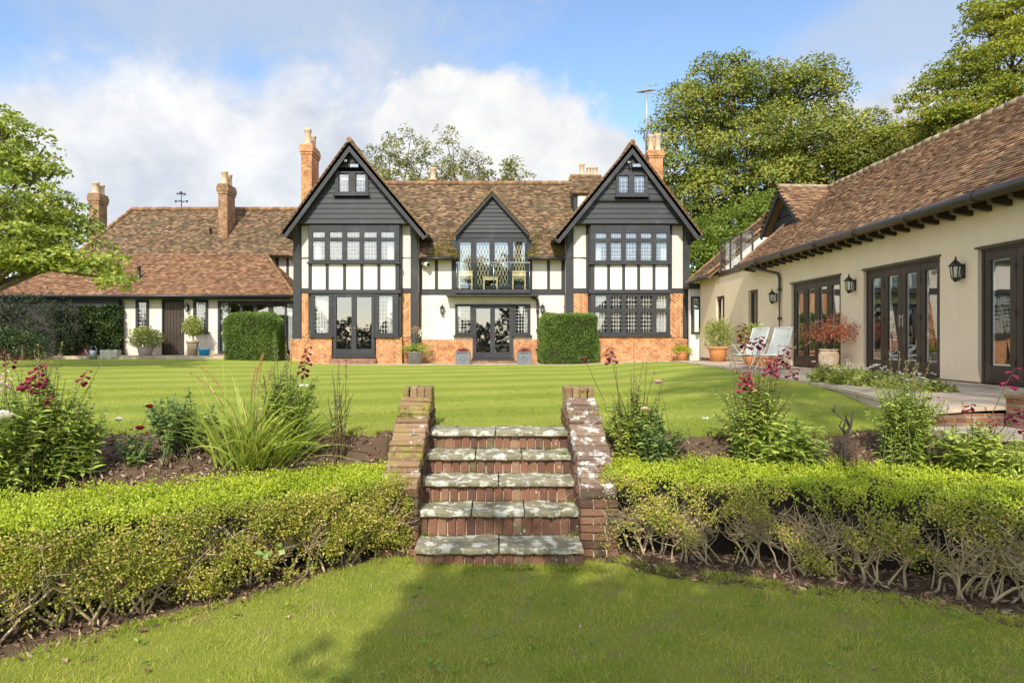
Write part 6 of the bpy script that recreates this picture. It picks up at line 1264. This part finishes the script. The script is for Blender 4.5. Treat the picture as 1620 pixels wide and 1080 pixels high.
def border_plant(name, label, cat, x, y, stems, h, spread, leafL, leafW, leafmat, pairs=9, spikes=(), seeds=0, lean=.25, seedmat='seed', stemmat='stem', group=None, lowleaf=.12, droop=.35, blooms=(), top=1.0):
    z = float(H(x, y)); b = np.array([x, y, z]); t = thing(name, label, cat, (x, y, z), group); st = MB(); pos, dr, ln = [], [], []; tips = []
    def stem(e, r0=.006):
        base = b+np.array([rng.normal(0, spread*.28), rng.normal(0, spread*.25), 0]); base[2] = float(H(base[0], base[1]))-.01; mid = base+(e-base)*.55+np.array([rng.normal(0, .02), rng.normal(0, .02), .06*h]); tt = np.linspace(0, 1, 7)[:, None]; pts = (1-tt)**2*base+2*tt*(1-tt)*mid+tt**2*e
        st.tube(pts, np.linspace(r0, r0*.45, 7), 5, False); return pts
    stems = int(stems*1.75); pairs = int(pairs*1.65); h *= 1.18
    for k in range(stems):
        a, q = rng.uniform(0, 6.28), spread*rng.random()**.6; hh = h*rng.uniform(.6, 1.0)*(1-.25*(q/spread)**2)
        e = b+np.array([math.cos(a)*q, math.sin(a)*q*.8, hh]); pts = stem(e); tips.append(e)
        for i in range(pairs):
            u = lowleaf+(top-lowleaf)*(i+rng.random()*.6)/pairs; u = min(u, .99); f = u*6; j = int(f); p = pts[j]+(pts[min(j+1, 6)]-pts[j])*(f-j); a2 = rng.uniform(0, 6.28) if i % 2 else a2 if False else rng.uniform(0, 6.28)
            for s in (0, math.pi): pos.append(p); dr.append((math.cos(a2+s), math.sin(a2+s), rng.uniform(.1, .7))); ln.append(leafL*rng.uniform(.6, 1.15)*(1-.45*u))
    lf = MB(); lf.blades(np.array(pos), np.array(dr), np.array(ln)*1.12, np.array(ln)*leafW/leafL*1.45, rng.uniform(.2, droop+.25, len(ln)), 3)
    for k in range(seeds):                           # dry spent stems above the leaves
        a, q = rng.uniform(0, 6.28), spread*rng.random(); e = b+np.array([math.cos(a)*q*1.1, math.sin(a)*q*.8, h*rng.uniform(1.0, 1.28)]); pts = stem(e, .0045); sm_ = MB()
        n = 20; u = rng.uniform(.72, 1, n)*6; j = np.minimum(u.astype(int), 5); pp = pts[j]+(pts[j+1]-pts[j])*(u-j)[:, None]; d = rng.normal(size=(n, 3))+[0, 0, .4]; sm_.leaves(pp, .022, .013, d, .2, .3); sm_.build('seed_spike', m[seedmat], t)
    for (dx, dy, hh, mt, length, nb, sz) in spikes:  # flower spikes with hanging bells
        e = b+np.array([dx, dy, hh*1.12]); pts = stem(e, .006); fl = MB(); d0 = pts[-1]-pts[-3]; d0 /= np.linalg.norm(d0)
        for k in range(nb):
            p = pts[-1]-d0*length*(k/nb); a = k*2.4+rng.normal(0, .3); o = np.array([math.cos(a), math.sin(a), -.35]); s_ = sz*1.2*(.55+.6*k/nb); bell(fl, p+o*.012, o/np.linalg.norm(o), s_*2.4, s_*.62)
        fl.build('flower_spike', m[mt], t)
    for (dx, dy, hh, mt, r, kind) in blooms:
        e = b+np.array([dx, dy-.12, hh*1.1]); pts = stem(e, .004); fl = MB()
        if kind == 'rose': rose(fl, e, r)
        else: daisy(fl, e, r); daisy(fl, e+(0, 0, .004), r*.75, 10)
        fl.build('bloom', m[mt], t)
    st.build('stems', m[stemmat], t); lf.build('leaves', m[leafmat], t); return t
def at(px, py, Y): return X(px, Y), Y
# left bed
x, y = at(70, 740, 6.35)
border_plant('penstemon', 'tall penstemon clump at the left edge with magenta bells and dry seed spikes', 'flowering plant', x, y, 46, .92, .50, .12, .030, 'leaf_green', 11, [(.02, -.1, .98, 'fl_mag', .22, 13, .030), (-.06, -.15, .86, 'fl_mag', .12, 7, .030), (.10, -.1, .72, 'fl_mag', .06, 3, .028), (.40, 0, .92, 'fl_mag', .16, 7, .022), (-.42, .1, 1.05, 'fl_maroon', .14, 6, .02)], 9, blooms=[(-.2, -.25, .83, 'fl_white', .075, 'rose'), (-.10, -.3, .58, 'fl_white', .10, 'rose')])
x, y = at(-10, 745, 6.0)
border_plant('penstemon', 'leafy penstemon cut by the left picture edge with pinkish seed spikes', 'flowering plant', x, y, 34, .85, .42, .12, .03, 'leaf_green', 11, [(.1, 0, 1.02, 'fl_pink', .18, 8, .018)], 6)
x, y = at(120, 740, 6.5)
border_plant('penstemon', 'shorter leafy penstemon beside the bark mulch left of the small red rose', 'flowering plant', x, y, 30, .62, .36, .11, .03, 'leaf_green', 10, [], 2)
x, y = at(210, 715, 6.75)
border_plant('rose_bush', 'low small rose with dark red blooms over the bark mulch', 'rose', x, y, 9, .30, .22, .07, .04, 'leaf_blue', 6, blooms=[(.16, -.05, .34, 'fl_red', .045, 'rose'), (.20, .05, .52, 'fl_red', .04, 'rose'), (-.12, .08, .40, 'fl_white', .04, 'rose')], lean=.2)
x, y = at(285, 715, 6.95)
border_plant('rose_bush', 'broad leafy rose shrub left of the strap leaved clump', 'rose', x, y, 26, .60, .40, .075, .045, 'leaf_blue', 9, lowleaf=.3)
def strap(label, x, y):
    z = float(H(x, y)); t = thing('crocosmia_clump', label, 'perennial', (x, y, z)); n = 260; b = np.array([x, y, z]); pos = b+rng.normal(size=(n, 3))*[.17, .14, 0]; d = (pos-b)*[1.3, 1.2, 0]+rng.normal(size=(n, 3))*[.22, .2, .05]+[0, 0, 1]; d[rng.random(n) < .22] += [.75, -.2, -.1]
    mb = MB(); mb.blades(pos, d, rng.uniform(.5, 1.24, n), rng.uniform(.018, .034, n), rng.uniform(.03, .6, n), 6); mb.build('leaves', m['leaf_lily'], t)
    for (dx, hh, kx) in ((-.30, .93, -.28), (-.24, 1.0, -.25), (.02, 1.1, .12), (.12, 1.12, .03), (.22, 1.0, .02), (-.02, .98, .1)):
        st = MB(); p0, p1, p2 = b+(dx*.2, 0, 0), b+(dx*.6, -.05, hh*.75), b+(dx+kx, -.1, hh); tt = np.linspace(0, 1, 9)[:, None]; pts = (1-tt)**2*p0+2*tt*(1-tt)*p1+tt**2*p2; st.tube(pts, np.linspace(.006, .0025, 9), 5, False); so_ = st.build('flower_stem', m['seed'], t); sd_ = MB()
        k = 26; u = np.linspace(5.2, 7.98, k); j = u.astype(int); pp = pts[j]+(pts[j+1]-pts[j])*(u-j)[:, None]; dd = np.tile([[.3, 0, .9], [-.3, 0, .9]], (k//2, 1))+rng.normal(size=(k, 3))*.2; sd_.leaves(pp, .026, .015, dd, .2, .3); sd_.build('seed_head', m['orange_seed'], so_)
x, y = at(395, 740, 6.85)
strap('arching strap leaved clump with orange seed heads left of the steps', x+.02, y)
x, y = at(452, 715, 7.1)
border_plant('penstemon', 'upright penstemon behind the strap leaved clump with one curved maroon spike', 'flowering plant', x, y, 36, .84, .38, .10, .026, 'leaf_green', 12, [(.26, -.1, .98, 'fl_maroon', .34, 15, .022)], 6, blooms=[(.30, -.25, .64, 'fl_white', .055, 'daisy')])
x, y = at(535, 715, 7.1)
border_plant('rose_bush', 'thin nearly leafless rose stems beside the left step wall', 'rose', x, y, 9, .82, .16, .05, .03, 'leaf_blue', 3, stemmat='redstem', seeds=2, lowleaf=.5)
# right bed
x, y = at(1000, 712, 7.15)
border_plant('penstemon', 'leafy penstemon against the right step wall with a dark maroon spike', 'flowering plant', x, y, 34, .74, .32, .085, .024, 'leaf_green', 12, [(-.24, 0, 1.08, 'fl_maroon', .17, 10, .021), (-.50, .1, 1.0, 'fl_maroon', .07, 4, .02)], 8, stemmat='redstem')
x, y = at(1040, 715, 7.05)
border_plant('rose_bush', 'rose bush right of the steps carrying a cream bloom and a faded pink one', 'rose', x, y, 22, .62, .34, .07, .042, 'leaf_blue', 8, blooms=[(-.18, -.1, .62, 'fl_cream', .045, 'rose'), (-.02, 0, .86, 'fl_pink', .045, 'rose'), (.46, 0, .52, 'fl_white', .035, 'daisy')], lowleaf=.35)
x, y = at(1190, 715, 7.1)
border_plant('penstemon', 'tall penstemon with many magenta and maroon spikes right of the steps', 'flowering plant', x, y, 38, .82, .42, .10, .026, 'leaf_green', 11, [(-.10, -.1, .84, 'fl_mag', .20, 15, .027), (.20, -.05, .98, 'fl_mag', .20, 14, .026), (-.11, 0, 1.28, 'fl_maroon', .26, 14, .022), (.10, .05, 1.16, 'fl_maroon', .12, 8, .024), (.36, 0, 1.06, 'fl_maroon', .22, 11, .024), (.02, 0, .72, 'fl_maroon', .10, 6, .022), (.45, 0, .86, 'fl_maroon', .12, 6, .021)], 14, stemmat='redstem')
x, y = at(1235, 725, 6.95)
border_plant('leafy_perennial', 'dense dark green lance leaved perennial below the magenta penstemon', 'perennial', x, y, 52, .52, .48, .13, .034, 'leaf_green', 11)
def dead_shrub():
    x, y = at(1338, 725, 6.9); z = float(H(x, y)); t = thing('bare_shrub', 'bare brown forked stump of a shrub between two leafy plants', 'shrub', (x, y, z)); b = np.array([x, y, z]); k = 6.9/F
    mb = MB(); mb.tube([b-(0, 0, .05), b+(-.01, 0, .2), b+(.0, 0, .36), b+(.05, 0, .45), b+(.07, 0, .60)], [.022, .020, .018, .014, .008], 7); mb.build('trunk', m['bark'], t); mb = MB()
    for pts in ([(.0, 0, .36), (-.02, 0, .42), (.0, 0, .50), (-.10, 0, .58), (-.14, .02, .62)], [(-.12, 0, .60), (-.10, 0, .67)], [(.01, 0, .12), (.08, 0, .20), (.10, 0, .32)], [(.04, 0, .44), (.02, .02, .54), (.03, 0, .58)], [(-.01, 0, .40), (-.06, 0, .46), (-.05, .0, .50)]): mb.tube([b+np.array(p)+rng.normal(0, .005, 3) for p in pts], np.linspace(.014, .006, len(pts)), 6)
    mb.build('branches', m['bark'], t)
dead_shrub()
x, y = at(1432, 722, 6.9)
border_plant('leafy_perennial', 'round topped bushy perennial standing alone in the right bed', 'perennial', x, y, 62, .78, .36, .085, .022, 'leaf_green', 15, [(.30, 0, .62, 'fl_mag', .03, 2, .02)], 10, lowleaf=.06)
x, y = at(1545, 735, 6.6)
border_plant('penstemon', 'sprawling penstemon with hanging crimson bells at the right edge', 'flowering plant', x, y, 38, .50, .46, .13, .034, 'leaf_green', 9, [(.22, -.2, .98, 'fl_mag', .22, 6, .025), (-.05, 0, .66, 'fl_maroon', .08, 5, .024), (.36, -.1, .64, 'fl_maroon', .16, 8, .022), (.20, 0, .54, 'fl_mag', .1, 5, .022)], 5, stemmat='redstem', blooms=[(.38, -.25, .80, 'fl_coral', .062, 'rose'), (.30, -.2, .81, 'fl_coral', .045, 'rose')])
x, y = at(1625, 740, 6.2)
border_plant('penstemon', 'leafy penstemon cut by the right picture edge', 'flowering plant', x, y, 28, .55, .38, .12, .03, 'leaf_green', 10, [(-.02, 0, .72, 'fl_maroon', .14, 6, .022)], 3)
# low white flowered plants along the raised patio
wl = ['white flowered bedding plant at the far end of the row by the maple jar', 'white flowered bedding plant second from the far end of the patio row', 'white flowered bedding plant left of the lone bushy perennial, third from the far end', 'white flowered bedding plant behind the lone bushy perennial', 'white flowered bedding plant at the near end of the patio row']
for k, (px, Y) in enumerate(((1312, 12.0), (1345, 11.4), (1382, 10.9), (1420, 10.3), (1470, 9.8))):
    x, y = X(px, Y), Y; z = float(lawn_z(x, y)); H0 = H; t = thing('bedding_plant', wl[k], 'flowering plant', (x, y, z), 'white bedding plants along the patio')
    foliage(t, np.array([x, y, z+.12]), (.34, .30, .20), 1300, .075, .04, 'leaf_var'); st = MB()
    for q in range(14): a = np.array([x, y, z]); e = a+(rng.normal(0, .18), rng.normal(0, .15), rng.uniform(.26, .44)); st.tube([a, (a+e)/2+(0, 0, .03), e], .003, 4, False); f = MB(); daisy(f, e, .035, 9); f.build('bloom', m['fl_white'], t)
    st.build('stems', m['redstem'], t)
# bramble sprig growing out of the left hedge
def bramble():
    p = P(433, 868, 5.22); t = thing('bramble_sprig', 'single blue green bramble sprig poking from the face of the left box hedge', 'bramble', tuple(p)); mb = MB(); mb.tube([p+(0, .25, -.05), p+(-.02, .08, .0), p+(.03, -.03, .05)], .004, 5); mb.build('stem', m['stem'], t); lf = MB(); q = p+np.array([(-.07, -.02, -.03), (-.03, -.03, -.01), (0, -.04, .02), (.03, -.03, .04), (.05, -.03, .0), (-.05, -.03, -.06)]); d = np.array([(-1, -.3, .2), (-.5, -.4, -.6), (.1, -.5, -.5), (.9, -.2, .3), (.8, -.3, -.3), (-.3, -.5, -.8)]); lf.leaves(q, .065, .05, d, .4, .15); lf.build('leaves', m['leaf_blue'], t)
bramble()
